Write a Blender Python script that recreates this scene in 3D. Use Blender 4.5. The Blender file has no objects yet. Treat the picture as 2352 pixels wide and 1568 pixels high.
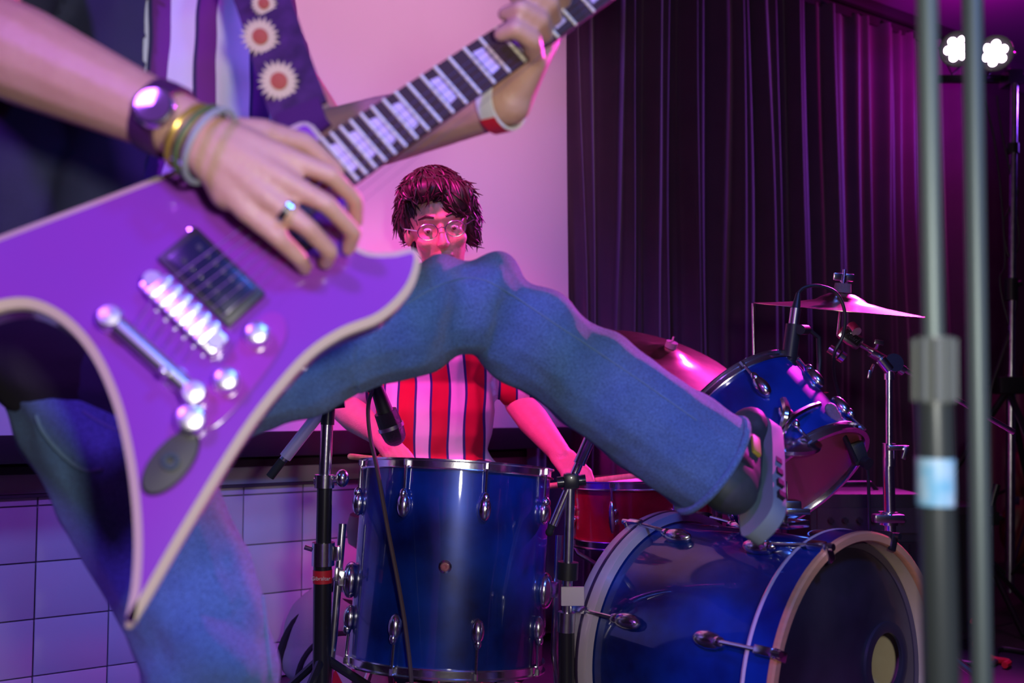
import bpy, bmesh, math, random
from mathutils import Vector as V, Matrix, noise

random.seed(7)
sc = bpy.context.scene
COL = sc.collection
PI = math.pi

# ------------------------------------------------------------------ camera
F = 2352 * 35 / 36.0
PITCH = math.atan(0.0638)
CAM = V((0, 0, 0.8))
cd = bpy.data.cameras.new('camera')
cd.lens = 35; cd.sensor_width = 36
cd.dof.use_dof = True; cd.dof.focus_distance = 2.15; cd.dof.aperture_fstop = 3.2
cam = bpy.data.objects.new('camera', cd); COL.objects.link(cam)
cam.location = CAM; cam.rotation_euler = (PI / 2 + PITCH, 0, 0)
sc.camera = cam

def ray(x, y):
    a, b = (x - 1176) / F, (784 - y) / F
    c, s = math.cos(PITCH), math.sin(PITCH)
    return V((a, c - s * b, s + c * b))
def P(x, y, Y):                      # pixel + depth -> point
    d = ray(x, y); return CAM + d * (Y / d.y)
def hit(x, y, p, n):                 # pixel + plane -> point
    d = ray(x, y); return CAM + d * ((p - CAM).dot(n) / d.dot(n))

# ------------------------------------------------------------------ world, light, exposure
w = bpy.data.worlds.new('world'); sc.world = w; w.use_nodes = True
w.node_tree.nodes['Background'].inputs[0].default_value = (0.16, 0.06, 0.34, 1)
w.node_tree.nodes['Background'].inputs[1].default_value = 0.035
vs = sc.view_settings
vs.view_transform = 'Standard'; vs.look = 'None'; vs.gamma = 1; vs.use_curve_mapping = False
vs.exposure = 0.0

def lamp(name, kind, loc, col, power, size=0.05, target=None, angle=50, blend=0.4):
    l = bpy.data.lights.new(name, kind); l.color = col; l.energy = power
    if kind == 'AREA': l.size = size
    else: l.shadow_soft_size = size
    if kind == 'SPOT': l.spot_size = math.radians(angle); l.spot_blend = blend
    o = bpy.data.objects.new(name, l); COL.objects.link(o); o.location = loc
    if target is not None:
        o.rotation_euler = (V(target) - V(loc)).to_track_quat('-Z', 'Y').to_euler()
    return o
# flash held beside the camera, and the venue's coloured stage spots; the ceiling uplight is added
lamp('camera_flash', 'POINT', (0.20, -0.03, 0.93), (1.0, 0.95, 0.88), 33, 0.05)
lamp('stage_spot_violet', 'SPOT', (-1.0, -0.9, 2.4), (0.36, 0.09, 1.0), 200, 0.16, (-0.8, 1.9, 0.6), 52)
lamp('stage_spot_magenta', 'SPOT', (-0.70, 1.65, 2.30), (1.0, 0.03, 0.42), 300, 0.12, (-0.2, 2.6, 1.12), 40, 0.8)
lamp('stage_spot_pink', 'SPOT', (0.7, 1.5, 2.5), (1.0, 0.37, 0.74), 112, 0.14, (-0.45, 3.1, 1.85), 56, 0.9)
lamp('stage_spot_blue', 'SPOT', (1.0, -0.4, 2.45), (0.07, 0.20, 1.0), 125, 0.16, (0.25, 1.75, 0.55), 48)
lamp('stage_spot_cyan_blue', 'SPOT', (-2.0, 0.5, 2.1), (0.12, 0.30, 1.0), 95, 0.14, (-1.15, 2.7, 0.25), 46, 0.6)
lamp('curtain_wash', 'SPOT', (3.15, 4.55, 2.35), (0.27, 0.08, 1.0), 150, 0.06, (0.9, 4.0, 1.75), 50, 0.9)
lamp('added_ceiling_wash', 'SPOT', (2.7, 3.3, 1.6), (0.42, 0.03, 1.0), 45, 0.08, (2.4, 4.4, 2.7), 75, 0.9)  # added unseen uplight, put in to tint the ceiling violet

# ------------------------------------------------------------------ materials
MATS = {}
def mat(name, col, rough=0.5, metal=0.0, coat=0.0, var=None, bump=None, emit=None, spec=None, sheen=0):
    if name in MATS: return MATS[name]
    m = bpy.data.materials.new(name); m.use_nodes = True
    nt = m.node_tree; b = nt.nodes['Principled BSDF']
    b.inputs['Base Color'].default_value = (*col, 1); b.inputs['Roughness'].default_value = rough
    b.inputs['Metallic'].default_value = metal; b.inputs['Coat Weight'].default_value = coat
    b.inputs['Coat Roughness'].default_value = 0.04
    if spec is not None: b.inputs['Specular IOR Level'].default_value = spec
    if sheen: b.inputs['Sheen Weight'].default_value = sheen
    tc = nt.nodes.new('ShaderNodeTexCoord')
    if var:                                   # (scale, second colour, amount[, stretch])
        n = nt.nodes.new('ShaderNodeTexNoise'); n.inputs['Scale'].default_value = var[0]
        n.inputs['Detail'].default_value = 5
        if len(var) > 3:
            mp = nt.nodes.new('ShaderNodeMapping'); mp.inputs['Scale'].default_value = var[3]
            nt.links.new(tc.outputs['Object'], mp.inputs[0]); nt.links.new(mp.outputs[0], n.inputs['Vector'])
        else: nt.links.new(tc.outputs['Object'], n.inputs['Vector'])
        r = nt.nodes.new('ShaderNodeMapRange'); r.inputs[1].default_value = 0.35; r.inputs[2].default_value = 0.7
        r.inputs[4].default_value = var[2]
        mx = nt.nodes.new('ShaderNodeMix'); mx.data_type = 'RGBA'
        mx.inputs[6].default_value = (*col, 1); mx.inputs[7].default_value = (*var[1], 1)
        nt.links.new(n.outputs[0], r.inputs[0]); nt.links.new(r.outputs[0], mx.inputs[0])
        nt.links.new(mx.outputs[2], b.inputs['Base Color'])
    if bump:                                  # (scale, strength)
        n2 = nt.nodes.new('ShaderNodeTexNoise'); n2.inputs['Scale'].default_value = bump[0]; n2.inputs['Detail'].default_value = 4
        nt.links.new(tc.outputs['Object'], n2.inputs['Vector'])
        bp = nt.nodes.new('ShaderNodeBump'); bp.inputs['Strength'].default_value = bump[1]; bp.inputs['Distance'].default_value = 0.004
        nt.links.new(n2.outputs[0], bp.inputs['Height']); nt.links.new(bp.outputs[0], b.inputs['Normal'])
    if emit:
        b.inputs['Emission Color'].default_value = (*emit[0], 1); b.inputs['Emission Strength'].default_value = emit[1]
    MATS[name] = m; return m

def stripe_mat(name, period, stops, wob=0.02, wscale=5, rough=0.8, axis='X', phase=0.0, zwob=0.0):
    m = bpy.data.materials.new(name); m.use_nodes = True; nt = m.node_tree; b = nt.nodes['Principled BSDF']
    b.inputs['Roughness'].default_value = rough
    tc = nt.nodes.new('ShaderNodeTexCoord'); sp = nt.nodes.new('ShaderNodeSeparateXYZ')
    nt.links.new(tc.outputs['Object'], sp.inputs[0])
    n = nt.nodes.new('ShaderNodeTexNoise'); n.inputs['Scale'].default_value = wscale; n.inputs['Detail'].default_value = 1
    nt.links.new(tc.outputs['Object'], n.inputs['Vector'])
    a = nt.nodes.new('ShaderNodeMath'); a.operation = 'MULTIPLY_ADD'; a.inputs[1].default_value = wob * 2
    nt.links.new(n.outputs[0], a.inputs[0]); nt.links.new(sp.outputs[axis], a.inputs[2])
    d = nt.nodes.new('ShaderNodeMath'); d.operation = 'MULTIPLY_ADD'; d.inputs[1].default_value = 1 / period; d.inputs[2].default_value = 50 + phase
    nt.links.new(a.outputs[0], d.inputs[0])
    f = nt.nodes.new('ShaderNodeMath'); f.operation = 'FRACT'; nt.links.new(d.outputs[0], f.inputs[0])
    r = nt.nodes.new('ShaderNodeValToRGB'); r.color_ramp.interpolation = 'CONSTANT'
    els = r.color_ramp.elements
    els[0].position = stops[0][0]; els[0].color = (*stops[0][1], 1)
    els[1].position = stops[1][0]; els[1].color = (*stops[1][1], 1)
    for p_, c_ in stops[2:]:
        e = els.new(p_); e.color = (*c_, 1)
    nt.links.new(f.outputs[0], r.inputs[0]); nt.links.new(r.outputs[0], b.inputs['Base Color'])
    MATS[name] = m; return m

CHROME = mat('chrome', (0.80, 0.78, 0.82), 0.2, 1.0, bump=(90, 0.05))
CHROME2 = mat('worn_chrome', (0.62, 0.60, 0.64), 0.28, 1.0, var=(40, (0.35, 0.3, 0.36), 0.6))
BLACKM = mat('black_metal', (0.018, 0.017, 0.022), 0.3, 0.0, coat=0.4)
BLACKP = mat('black_plastic', (0.02, 0.02, 0.024), 0.42)
RUBBER = mat('rubber', (0.015, 0.015, 0.015), 0.8)
BLUE = mat('blue_lacquer', (0.004, 0.055, 0.46), 0.35, 0.25, coat=1.0, var=(7, (0.001, 0.006, 0.10), 1.0))
REDL = mat('red_lacquer', (0.42, 0.008, 0.03), 0.25, 0.1, coat=0.8, var=(14, (0.2, 0.0, 0.03), 0.6))
MAPLE = mat('maple_hoop', (0.88, 0.42, 0.20), 0.35, 0, coat=0.5, var=(18, (0.6, 0.34, 0.18), 0.5, (1, 1, 6)))
CREAM = mat('cream_ply', (0.80, 0.68, 0.46), 0.5, var=(25, (0.65, 0.5, 0.3), 0.4))
HEADK = mat('black_drumhead', (0.022, 0.020, 0.034), 0.33, 0, coat=0.25, var=(7, (0.06, 0.05, 0.075), 0.9))
HEADW = mat('coated_drumhead', (0.72, 0.70, 0.72), 0.6, var=(16, (0.5, 0.48, 0.5), 0.5))
HEADR = mat('red_drumhead', (0.40, 0.09, 0.10), 0.28, 0, coat=0.3)
FELT = mat('grey_felt', (0.20, 0.17, 0.20), 0.95, bump=(300, 0.6))
BRONZE = mat('cymbal_bronze', (0.80, 0.56, 0.42), 0.24, 1.0, var=(30, (0.55, 0.36, 0.26), 0.7))
DARKW = mat('dark_wall', (0.055, 0.035, 0.06), 0.8, var=(5, (0.035, 0.02, 0.04), 0.6))
SKIN = mat('skin', (0.62, 0.36, 0.27), 0.45, 0, var=(35, (0.52, 0.26, 0.20), 0.5), bump=(260, 0.25))
SKIN.node_tree.nodes['Principled BSDF'].inputs['Subsurface Weight'].default_value = 0.08
DENIM = mat('blue_denim', (0.055, 0.135, 0.31), 0.85, 0, var=(14, (0.09, 0.20, 0.38), 0.8), bump=(700, 0.5), sheen=0.2)
def weave(m, sc_, amt):
    nt = m.node_tree; b = nt.nodes['Principled BSDF']; old = b.inputs['Base Color'].links[0].from_socket
    tc = nt.nodes.new('ShaderNodeTexCoord'); mp = nt.nodes.new('ShaderNodeMapping'); mp.inputs['Rotation'].default_value = (0.4, 0.9, 0.6); mp.inputs['Scale'].default_value = (sc_, sc_ * 0.12, sc_)
    n = nt.nodes.new('ShaderNodeTexNoise'); n.inputs['Scale'].default_value = 1.0; n.inputs['Detail'].default_value = 2
    nt.links.new(tc.outputs['Object'], mp.inputs[0]); nt.links.new(mp.outputs[0], n.inputs['Vector'])
    r = nt.nodes.new('ShaderNodeMapRange'); r.inputs[1].default_value = 0.35; r.inputs[2].default_value = 0.65; r.inputs[3].default_value = 1 - amt; r.inputs[4].default_value = 1 + amt
    nt.links.new(n.outputs[0], r.inputs[0])
    mx = nt.nodes.new('ShaderNodeVectorMath'); mx.operation = 'SCALE'
    nt.links.new(old, mx.inputs[0]); nt.links.new(r.outputs[0], mx.inputs[3]); nt.links.new(mx.outputs[0], b.inputs['Base Color'])
weave(DENIM, 520, 0.34)
NAVY = mat('navy_jacket_cloth', (0.022, 0.026, 0.055), 0.85, var=(9, (0.035, 0.04, 0.08), 0.7), bump=(500, 0.4))
BLACKC = mat('black_cloth', (0.016, 0.014, 0.02), 0.9, bump=(400, 0.4))
HAIR = mat('dark_hair', (0.022, 0.010, 0.012), 0.45, var=(60, (0.05, 0.02, 0.02), 0.8, (6, 1, 6)))
WOODL = mat('pale_wood', (0.62, 0.44, 0.22), 0.5, var=(10, (0.45, 0.28, 0.12), 0.8, (12, 12, 1)))
WHITE = mat('white_paper', (0.8, 0.79, 0.8), 0.6)
RED = mat('red_print', (0.75, 0.02, 0.04), 0.45)

# ------------------------------------------------------------------ mesh helpers
def frame(o, z, xh=None):
    z = V(z).normalized()
    xh = V(xh) if xh is not None else (V((1, 0, 0)) if abs(z.x) < 0.9 else V((0, 1, 0)))
    y = z.cross(xh).normalized(); x = y.cross(z)
    m = Matrix((x, y, z)).transposed().to_4x4(); m.translation = V(o); return m
I4 = Matrix.Identity(4)

class B:
    def __init__(s): s.v = []; s.f = []
    def add(s, vs, fs, M=I4):
        k = len(s.v); s.v += [M @ V(p) for p in vs]; s.f += [tuple(i + k for i in f) for f in fs]; return s
    def box(s, c, size, M=I4, bev=0.0):
        x, y, z = (q / 2 for q in size); c = V(c)
        if bev <= 0:
            vs = [c + V((i * x, j * y, k * z)) for k in (-1, 1) for j in (-1, 1) for i in (-1, 1)]
            return s.add(vs, [(0, 2, 3, 1), (4, 5, 7, 6), (0, 1, 5, 4), (2, 6, 7, 3), (0, 4, 6, 2), (1, 3, 7, 5)], M)
        bm = bmesh.new(); bmesh.ops.create_cube(bm, size=1)
        for v in bm.verts: v.co = V((v.co.x * 2 * x, v.co.y * 2 * y, v.co.z * 2 * z)) + c
        bmesh.ops.bevel(bm, geom=bm.edges[:], offset=bev, segments=2, profile=0.6, affect='EDGES')
        bm.verts.index_update()
        s.add([v.co.copy() for v in bm.verts], [[v.index for v in f.verts] for f in bm.faces], M); bm.free(); return s
    def lathe(s, prof, M=I4, seg=32, closed=False):
        vs = []; fs = []; n = len(prof)
        for i in range(seg):
            a = 2 * PI * i / seg; c, q = math.cos(a), math.sin(a)
            vs += [(r * c, r * q, h) for r, h in prof]
        for i in range(seg):
            j = (i + 1) % seg
            for k in range(n if closed else n - 1):
                l = (k + 1) % n
                fs.append((i * n + k, j * n + k, j * n + l, i * n + l))
        if not closed:
            if prof[0][0] > 1e-6: fs.append(tuple(i * n for i in reversed(range(seg))))
            if prof[-1][0] > 1e-6: fs.append(tuple(i * n + n - 1 for i in range(seg)))
        return s.add(vs, fs, M)
    def cyl(s, p0, p1, r0, r1=None, seg=16):
        p0, p1 = V(p0), V(p1); L = (p1 - p0).length
        return s.lathe([(r0, 0), (r0 if r1 is None else r1, L)], frame(p0, p1 - p0), seg)
    def caps(s, p0, r0, p1, r1, seg=14):
        p0, p1 = V(p0), V(p1); L = (p1 - p0).length; pr = []
        for k in range(6): a = -PI / 2 + PI / 2 * k / 5; pr.append((max(r0 * math.cos(a), 0), r0 * math.sin(a)))
        for k in range(6): a = PI / 2 * k / 5; pr.append((max(r1 * math.cos(a), 0), L + r1 * math.sin(a)))
        pr[0] = (0, pr[0][1]); pr[-1] = (0, pr[-1][1])
        return s.lathe(pr, frame(p0, p1 - p0 if L > 1e-6 else (0, 0, 1)), seg)
    def ell(s, c, rad, M3=None, seg=16):
        pr = [(max(math.cos(-PI / 2 + PI * k / 10), 0), math.sin(-PI / 2 + PI * k / 10)) for k in range(11)]
        pr[0] = (0, -1); pr[-1] = (0, 1)
        M = (M3.to_4x4() if M3 is not None else Matrix.Identity(4)); M.translation = V(c)
        return s.lathe(pr, M @ Matrix.Diagonal((*rad, 1)), seg)
    def tube(s, pts, r, seg=8):
        pts = [V(p) for p in pts]; n = len(pts); vs = []; fs = []; up = None
        for i, p in enumerate(pts):
            t = (pts[min(i + 1, n - 1)] - pts[max(i - 1, 0)]).normalized()
            if up is None: up = V((0, 0, 1)) if abs(t.z) < 0.9 else V((1, 0, 0))
            x = t.cross(up).normalized(); y = x.cross(t).normalized(); up = y
            rr = r[i] if isinstance(r, (list, tuple)) else r
            for k in range(seg):
                a = 2 * PI * k / seg; vs.append(p + x * (rr * math.cos(a)) + y * (rr * math.sin(a)))
        for i in range(n - 1):
            for k in range(seg):
                l = (k + 1) % seg; fs.append((i * seg + k, i * seg + l, (i + 1) * seg + l, (i + 1) * seg + k))
        fs.append(tuple(reversed(range(seg)))); fs.append(tuple((n - 1) * seg + k for k in range(seg)))
        return s.add(vs, fs)
    def prism(s, out, z0, z1, M=I4):
        n = len(out); vs = [(x, y, z0) for x, y in out] + [(x, y, z1) for x, y in out]
        fs = [tuple(reversed(range(n))), tuple(range(n, 2 * n))] + [(i, (i + 1) % n, n + (i + 1) % n, n + i) for i in range(n)]
        return s.add(vs, fs, M)
    def mesh(s, name):
        me = bpy.data.meshes.new(name); me.from_pydata([tuple(v) for v in s.v], [], s.f); return me

def crv(pts, n=8, closed=False):          # Catmull-Rom through points
    pts = [V(p) for p in pts]; m = len(pts); out = []
    for i in range(m if closed else m - 1):
        g = (lambda k: pts[k % m]) if closed else (lambda k: pts[min(max(k, 0), m - 1)])
        a, b, c, d = g(i - 1), g(i), g(i + 1), g(i + 2)
        for j in range(n):
            t = j / n
            out.append(0.5 * ((2 * b) + (c - a) * t + (2 * a - 5 * b + 4 * c - d) * t * t + (3 * b - a - 3 * c + d) * t ** 3))
    if not closed: out.append(pts[-1])
    return out

ORG = {}
def tag(o, label=None, cat=None, group=None, kind=None):
    if label: o['label'] = label
    if cat: o['category'] = cat
    if group: o['group'] = group
    if kind: o['kind'] = kind
    return o
def thing(name, label, cat, loc=(0, 0, 0), group=None):
    o = bpy.data.objects.new(name, None); o.empty_display_size = 0.05; COL.objects.link(o); o.location = loc
    ORG[o.name] = V(loc); return tag(o, label, cat, group)
def finish(me, m, smooth=True, ang=38):
    me.materials.append(m)
    bm = bmesh.new(); bm.from_mesh(me); bmesh.ops.recalc_face_normals(bm, faces=bm.faces); bm.to_mesh(me); bm.free()
    if smooth:
        me.polygons.foreach_set('use_smooth', [True] * len(me.polygons)); me.set_sharp_from_angle(angle=math.radians(ang))
    me.update()
def part(name, b, m, parent=None, label=None, smooth=True, ang=38, org=None):
    me = b if isinstance(b, bpy.types.Mesh) else b.mesh(name)
    o_ = ORG[parent.name] if parent else V(org if org is not None else (0, 0, 0))
    me.transform(Matrix.Translation(-o_))
    finish(me, m, smooth, ang)
    o = bpy.data.objects.new(name, me); COL.objects.link(o)
    if parent: o.parent = parent
    else: o.location = o_
    ORG[o.name] = o_
    if label: o['label'] = label
    return o
def lone(name, b, m, label, cat, group=None, org=None, **k):
    if org is None:
        vs = b.v if isinstance(b, B) else [v.co for v in b.vertices]
        org = (sum(v[0] for v in vs) / len(vs), sum(v[1] for v in vs) / len(vs), min(v[2] for v in vs))
    return tag(part(name, b, m, None, org=org, **k), label, cat, group)
def struct(name, b, m, label, cat, **k):
    return tag(part(name, b, m, None, **k), label, cat, kind='structure')

def blob(b, voxel=0.005, smooth=6, fac=0.5, disp=None):   # union of closed shapes as one continuous skin
    me = b.mesh('tmp')
    bm = bmesh.new(); bm.from_mesh(me); bmesh.ops.recalc_face_normals(bm, faces=bm.faces); bm.to_mesh(me); bm.free()
    o = bpy.data.objects.new('tmp', me); COL.objects.link(o)
    r = o.modifiers.new('r', 'REMESH'); r.mode = 'VOXEL'; r.voxel_size = voxel
    s = o.modifiers.new('s', 'SMOOTH'); s.iterations = smooth; s.factor = fac
    dg = bpy.context.evaluated_depsgraph_get(); dg.update()
    out = bpy.data.meshes.new_from_object(o.evaluated_get(dg))
    bpy.data.objects.remove(o); bpy.data.meshes.remove(me)
    if disp:
        nrm = [v.normal.copy() for v in out.vertices]
        for v, n in zip(out.vertices, nrm): v.co += n * disp(v.co, n)
    out.materials.clear(); return out
def cut(me, test):                         # drop the faces whose centre passes the test
    bm = bmesh.new(); bm.from_mesh(me)
    bmesh.ops.delete(bm, geom=[f for f in bm.faces if test(f.calc_center_median())], context='FACES')
    bm.to_mesh(me); bm.free(); return me
def thick(me, t):
    bm = bmesh.new(); bm.from_mesh(me); bmesh.ops.solidify(bm, geom=bm.faces[:], thickness=t); bm.to_mesh(me); bm.free(); return me
def text(name, s, size, M, m, parent, depth=0.0006, shear=0.0):
    c = bpy.data.curves.new(name, 'FONT'); c.body = s; c.size = size; c.align_x = 'CENTER'; c.align_y = 'CENTER'; c.extrude = depth; c.shear = shear
    o = bpy.data.objects.new(name, c); COL.objects.link(o); dg = bpy.context.evaluated_depsgraph_get(); dg.update()
    me = bpy.data.meshes.new_from_object(o.evaluated_get(dg)); bpy.data.objects.remove(o); me.transform(M); me.materials.clear()
    return part(name, me, m, parent, smooth=False)

# ================================================================== THE ROOM
WD = V((0.829, 0.559, 0)).normalized()            # runs along the back wall
WN = V((WD.y, -WD.x, 0))                          # faces the band
W0 = V((-0.437 * 2.68, 2.68, 0))
def W(s, z, off=0.0): return W0 + WD * s + WN * off + V((0, 0, z))
def wpix(x, y, off=0.0):
    p = hit(x, y, W0 + WN * off, WN); return (p - W0).dot(WD), p.z
WM = Matrix((WD, -WN, V((0, 0, 1)))).transposed().to_4x4(); WM.translation = W0     # local x along wall, y into wall

CEIL = wpix(2000, 22, 0.14)[1] + 0.07
FLOORM = mat('stage_floor', (0.045, 0.028, 0.05), 0.45, 0, var=(4, (0.02, 0.012, 0.03), 0.8), bump=(60, 0.15))
b = B(); b.box((0.8, 2.6, -0.03), (9, 8.4, 0.06)); struct('floor', b, FLOORM, 'dark scuffed stage floor under the drum kit', 'floor', smooth=False)
b = B(); b.box((0.8, 2.6, CEIL + 0.05), (9, 8.4, 0.1)); struct('ceiling', b, mat('ceiling_paint', (0.10, 0.07, 0.14), 0.8), 'dark painted ceiling above the curtain rail', 'ceiling', smooth=False)
ZL = 0.622
wall = struct('wall_back', B().box((1.6, 0.1, CEIL / 2), (8.4, 0.18, CEIL), WM), DARKW, 'dark back wall with white tiles along its foot', 'wall', smooth=False)
S0, S1, HS = -0.0897, 0.1826, 0.1455
ZR = 0.5386
TILE = mat('white_glazed_tile', (0.70, 0.70, 0.72), 0.16, 0, coat=0.3, var=(3, (0.60, 0.60, 0.64), 0.6))
GROUT = mat('grey_grout', (0.30, 0.29, 0.31), 0.9)
part('grout_bed', B().box((0.85, -0.004, 0.29), (3.6, 0.012, 0.57), WM), GROUT, wall, smooth=False)
tb = None
for i in range(-4, 12):
    for j in range(-1, 4):
        z1 = ZR - (j) * HS; z0 = z1 - HS
        if j == -1: z0, z1 = ZR, ZR + 0.024
        z0 = max(z0, 0.003)
        if z1 - z0 < 0.01: continue
        t = B().box((S0 + (i + 0.5) * S1, -0.0135 - 0.0006 * random.random(), (z0 + z1) / 2), (S1 - 0.0035, 0.011, z1 - z0 - 0.0035), WM, bev=0.0025)
        part('tile', t, TILE, wall, ang=50)
tr = struct('trim_1', B().box((0.85, -0.012, 0.5965), (3.6, 0.022, 0.052), WM, bev=0.003), mat('grey_board', (0.50, 0.46, 0.50), 0.5, var=(6, (0.4, 0.36, 0.42), 0.5)), 'smooth painted board running above the white tiles', 'trim')
struct('trim_2', B().box((0.85, -0.018, 0.566), (3.6, 0.034, 0.0075), WM), mat('metal_edge', (0.16, 0.15, 0.17), 0.35, 0.8), 'thin metal edge strip on top of the tiles', 'trim', smooth=False)
struct('trim_3', B().box((-0.07, -0.035, 0.634), (3.2, 0.068, 0.022), WM, bev=0.002).box((-0.07, -0.02, 0.666), (3.2, 0.04, 0.043), WM), mat('black_ledge', (0.03, 0.022, 0.03), 0.4), 'black ledge running along the wall under the screen', 'trim', smooth=False)
# beige lower wall to the right of the curtain, wall colour darker above
sR = wpix(2235, 1000)[0]
struct('trim_4', B().box((sR + 1.0, -0.006, 0.45), (2.0, 0.012, 0.90), WM), mat('beige_lower_wall', (0.42, 0.30, 0.26), 0.7, var=(5, (0.34, 0.22, 0.2), 0.6)), 'beige lower wall panel right of the curtain', 'panel', smooth=False)
struct('trim_5', B().box((sR + 1.0, -0.012, 0.915), (2.0, 0.03, 0.03), WM), BLACKM, 'dark rail along the top of the beige wall panel', 'trim', smooth=False)

# ------------------------------------------------------------------ projection screen
OFF = 0.16
sE, zT = wpix(1303, 17, OFF); _, zB = wpix(1303, 981, OFF)
scr = thing('projection_screen', 'large white projection screen with black bottom bar hanging before the wall', 'screen', W(0.6, zB, OFF))
SCREEN = mat('screen_fabric', (0.78, 0.77, 0.79), 0.75, var=(1.2, (0.70, 0.69, 0.71), 0.5))
sb = B(); N = 40; vs = []; fs = []
for k in range(N + 1):
    for r_ in range(7):
        s_ = -1.2 + (sE + 1.2) * k / N; q = r_ / 6
        vs.append(W(s_, zB + (zT - zB) * q, OFF + 0.012 * math.sin(s_ * 2.3) * math.sin(q * PI) + 0.006 * math.sin(s_ * 5 + q * 3)))
for k in range(N):
    for r_ in range(6): a = k * 7 + r_; fs.append((a, a + 7, a + 8, a + 1))
me = B().add(vs, fs).mesh('sheet'); thick(me, 0.002)
part('screen_sheet', me, SCREEN, scr)
zb2 = wpix(600, 1046, OFF)[1]
part('bottom_bar', B().box(((sE - 1.2) / 2, -OFF, (zB + zb2) / 2), (sE + 1.2, 0.03, zB - zb2 + 0.004), WM, bev=0.004), mat('screen_bar', (0.02, 0.015, 0.022), 0.35), scr)
part('roller_case', B().box(((sE - 1.2) / 2, -OFF, zT + 0.05), (sE + 1.3, 0.09, 0.1), WM, bev=0.01), mat('screen_case', (0.08, 0.07, 0.09), 0.5), scr)
for s_ in (sE - 0.3, -0.6): part('bracket', B().box((s_, -OFF / 2 + 0.01, zT + 0.06), (0.04, OFF - 0.02, 0.04), WM), BLACKM, scr, smooth=False)

# ------------------------------------------------------------------ curtain and its rail
CURT = mat('dark_velvet_curtain', (0.085, 0.034, 0.105), 0.75, 0, var=(7, (0.06, 0.024, 0.08), 0.6), bump=(350, 0.2), sheen=0.5)
cu = thing('stage_curtain', 'dark purple pleated stage curtain hanging from the ceiling rail', 'curtain', W(2.4, 0, 0.08))
sA = wpix(1290, 500, 0.1)[0] - 0.14; sB = wpix(2225, 300, 0.1)[0]
zc = CEIL - 0.085
NX, NZ = 620, 26; vs = []; fs = []
for i in range(NX + 1):
    s_ = sA + (sB - sA) * i / NX
    for j in range(NZ + 1):
        q = j / NZ; z = 0.02 + (zc - 0.02) * q
        sw = s_ + (0.075 * noise.noise(V((s_ * 1.7, z * 0.55, 1))) + 0.02 * math.sin(1.6 * z + s_ * 5)) * (1.05 - q)
        ph = sw * 2 * PI / 0.20 + 3.4 * noise.noise(V((sw * 2.1, 3.1, 0.12 * z)))
        amp = 0.026 + 0.022 * noise.noise(V((sw * 4, 7, z * 0.35)))
        o_ = 0.078 + amp * math.sin(ph) + 0.014 * math.sin(2.7 * ph + 3 * noise.noise(V((sw * 5, 0, z * 0.6)))) + 0.004 * noise.noise(V((sw * 20, z * 0.8, 4)))
        vs.append(W(s_, z, o_))
for i in range(NX):
    for j in range(NZ): a = i * (NZ + 1) + j; fs.append((a, a + NZ + 1, a + NZ + 2, a + 1))
part('curtain_cloth', B().add(vs, fs), CURT, cu, ang=180)
part('heading_tape', B().box(((sA + sB) / 2, -0.075, zc + 0.008), (sB - sA, 0.012, 0.04), WM), BLACKC, cu, smooth=False)
lone('curtain_rail', B().box(((sA + sB) / 2, -0.085, CEIL - 0.0255), (sB - sA + 0.3, 0.05, 0.05), WM, bev=0.006), BLACKM, 'black ceiling rail carrying the dark pleated curtain', 'rail')

# ================================================================== DRUM KIT
def lug_part(root, M, kind='egg', rod=None, rodmat=None):
    """lug on the shell in a local frame: z outwards, y along the drum axis towards the hoop"""
    b = B()
    if kind == 'egg':
        b.ell((0, 0, 0.006), (0.014, 0.026, 0.014), seg=12); b.ell((0, 0.022, 0.010), (0.008, 0.012, 0.009), seg=10)
    elif kind == 'long':
        b.ell((0, 0, 0.008), (0.0085, 0.040, 0.010), seg=10); b.ell((0, 0.012, 0.004), (0.012, 0.010, 0.008), seg=10); b.ell((0, -0.012, 0.004), (0.012, 0.010, 0.008), seg=10)
    else:
        b.ell((0, 0, 0.008), (0.016, 0.034, 0.015), seg=12); b.ell((0, 0.026, 0.012), (0.010, 0.014, 0.010), seg=10)
    tmp = B(); tmp.add(b.v, b.f, M)
    lg = part('lug', tmp, CHROME, root)
    if rod:
        r = B(); r.cyl(M @ V((0, 0.02, rod[1] * 0.8)), M @ V((0, rod[0], rod[1])), 0.003, seg=8)
        r.cyl(M @ V((0, rod[0], rod[1])), M @ V((0, rod[0] + 0.012, rod[1])), 0.0048, seg=6)
        part('tension_rod', r, CHROME, lg)
    return lg

def triple_hoop(R, z, up=1):
    return [(R - 0.003, z - 0.012 * up), (R + 0.007, z - 0.012 * up), (R + 0.008, z - 0.010 * up), (R + 0.002, z - 0.008 * up), (R + 0.002, z + 0.004 * up),
            (R + 0.008, z + 0.006 * up), (R + 0.008, z + 0.009 * up), (R - 0.001, z + 0.009 * up), (R - 0.003, z + 0.006 * up)]

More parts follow.
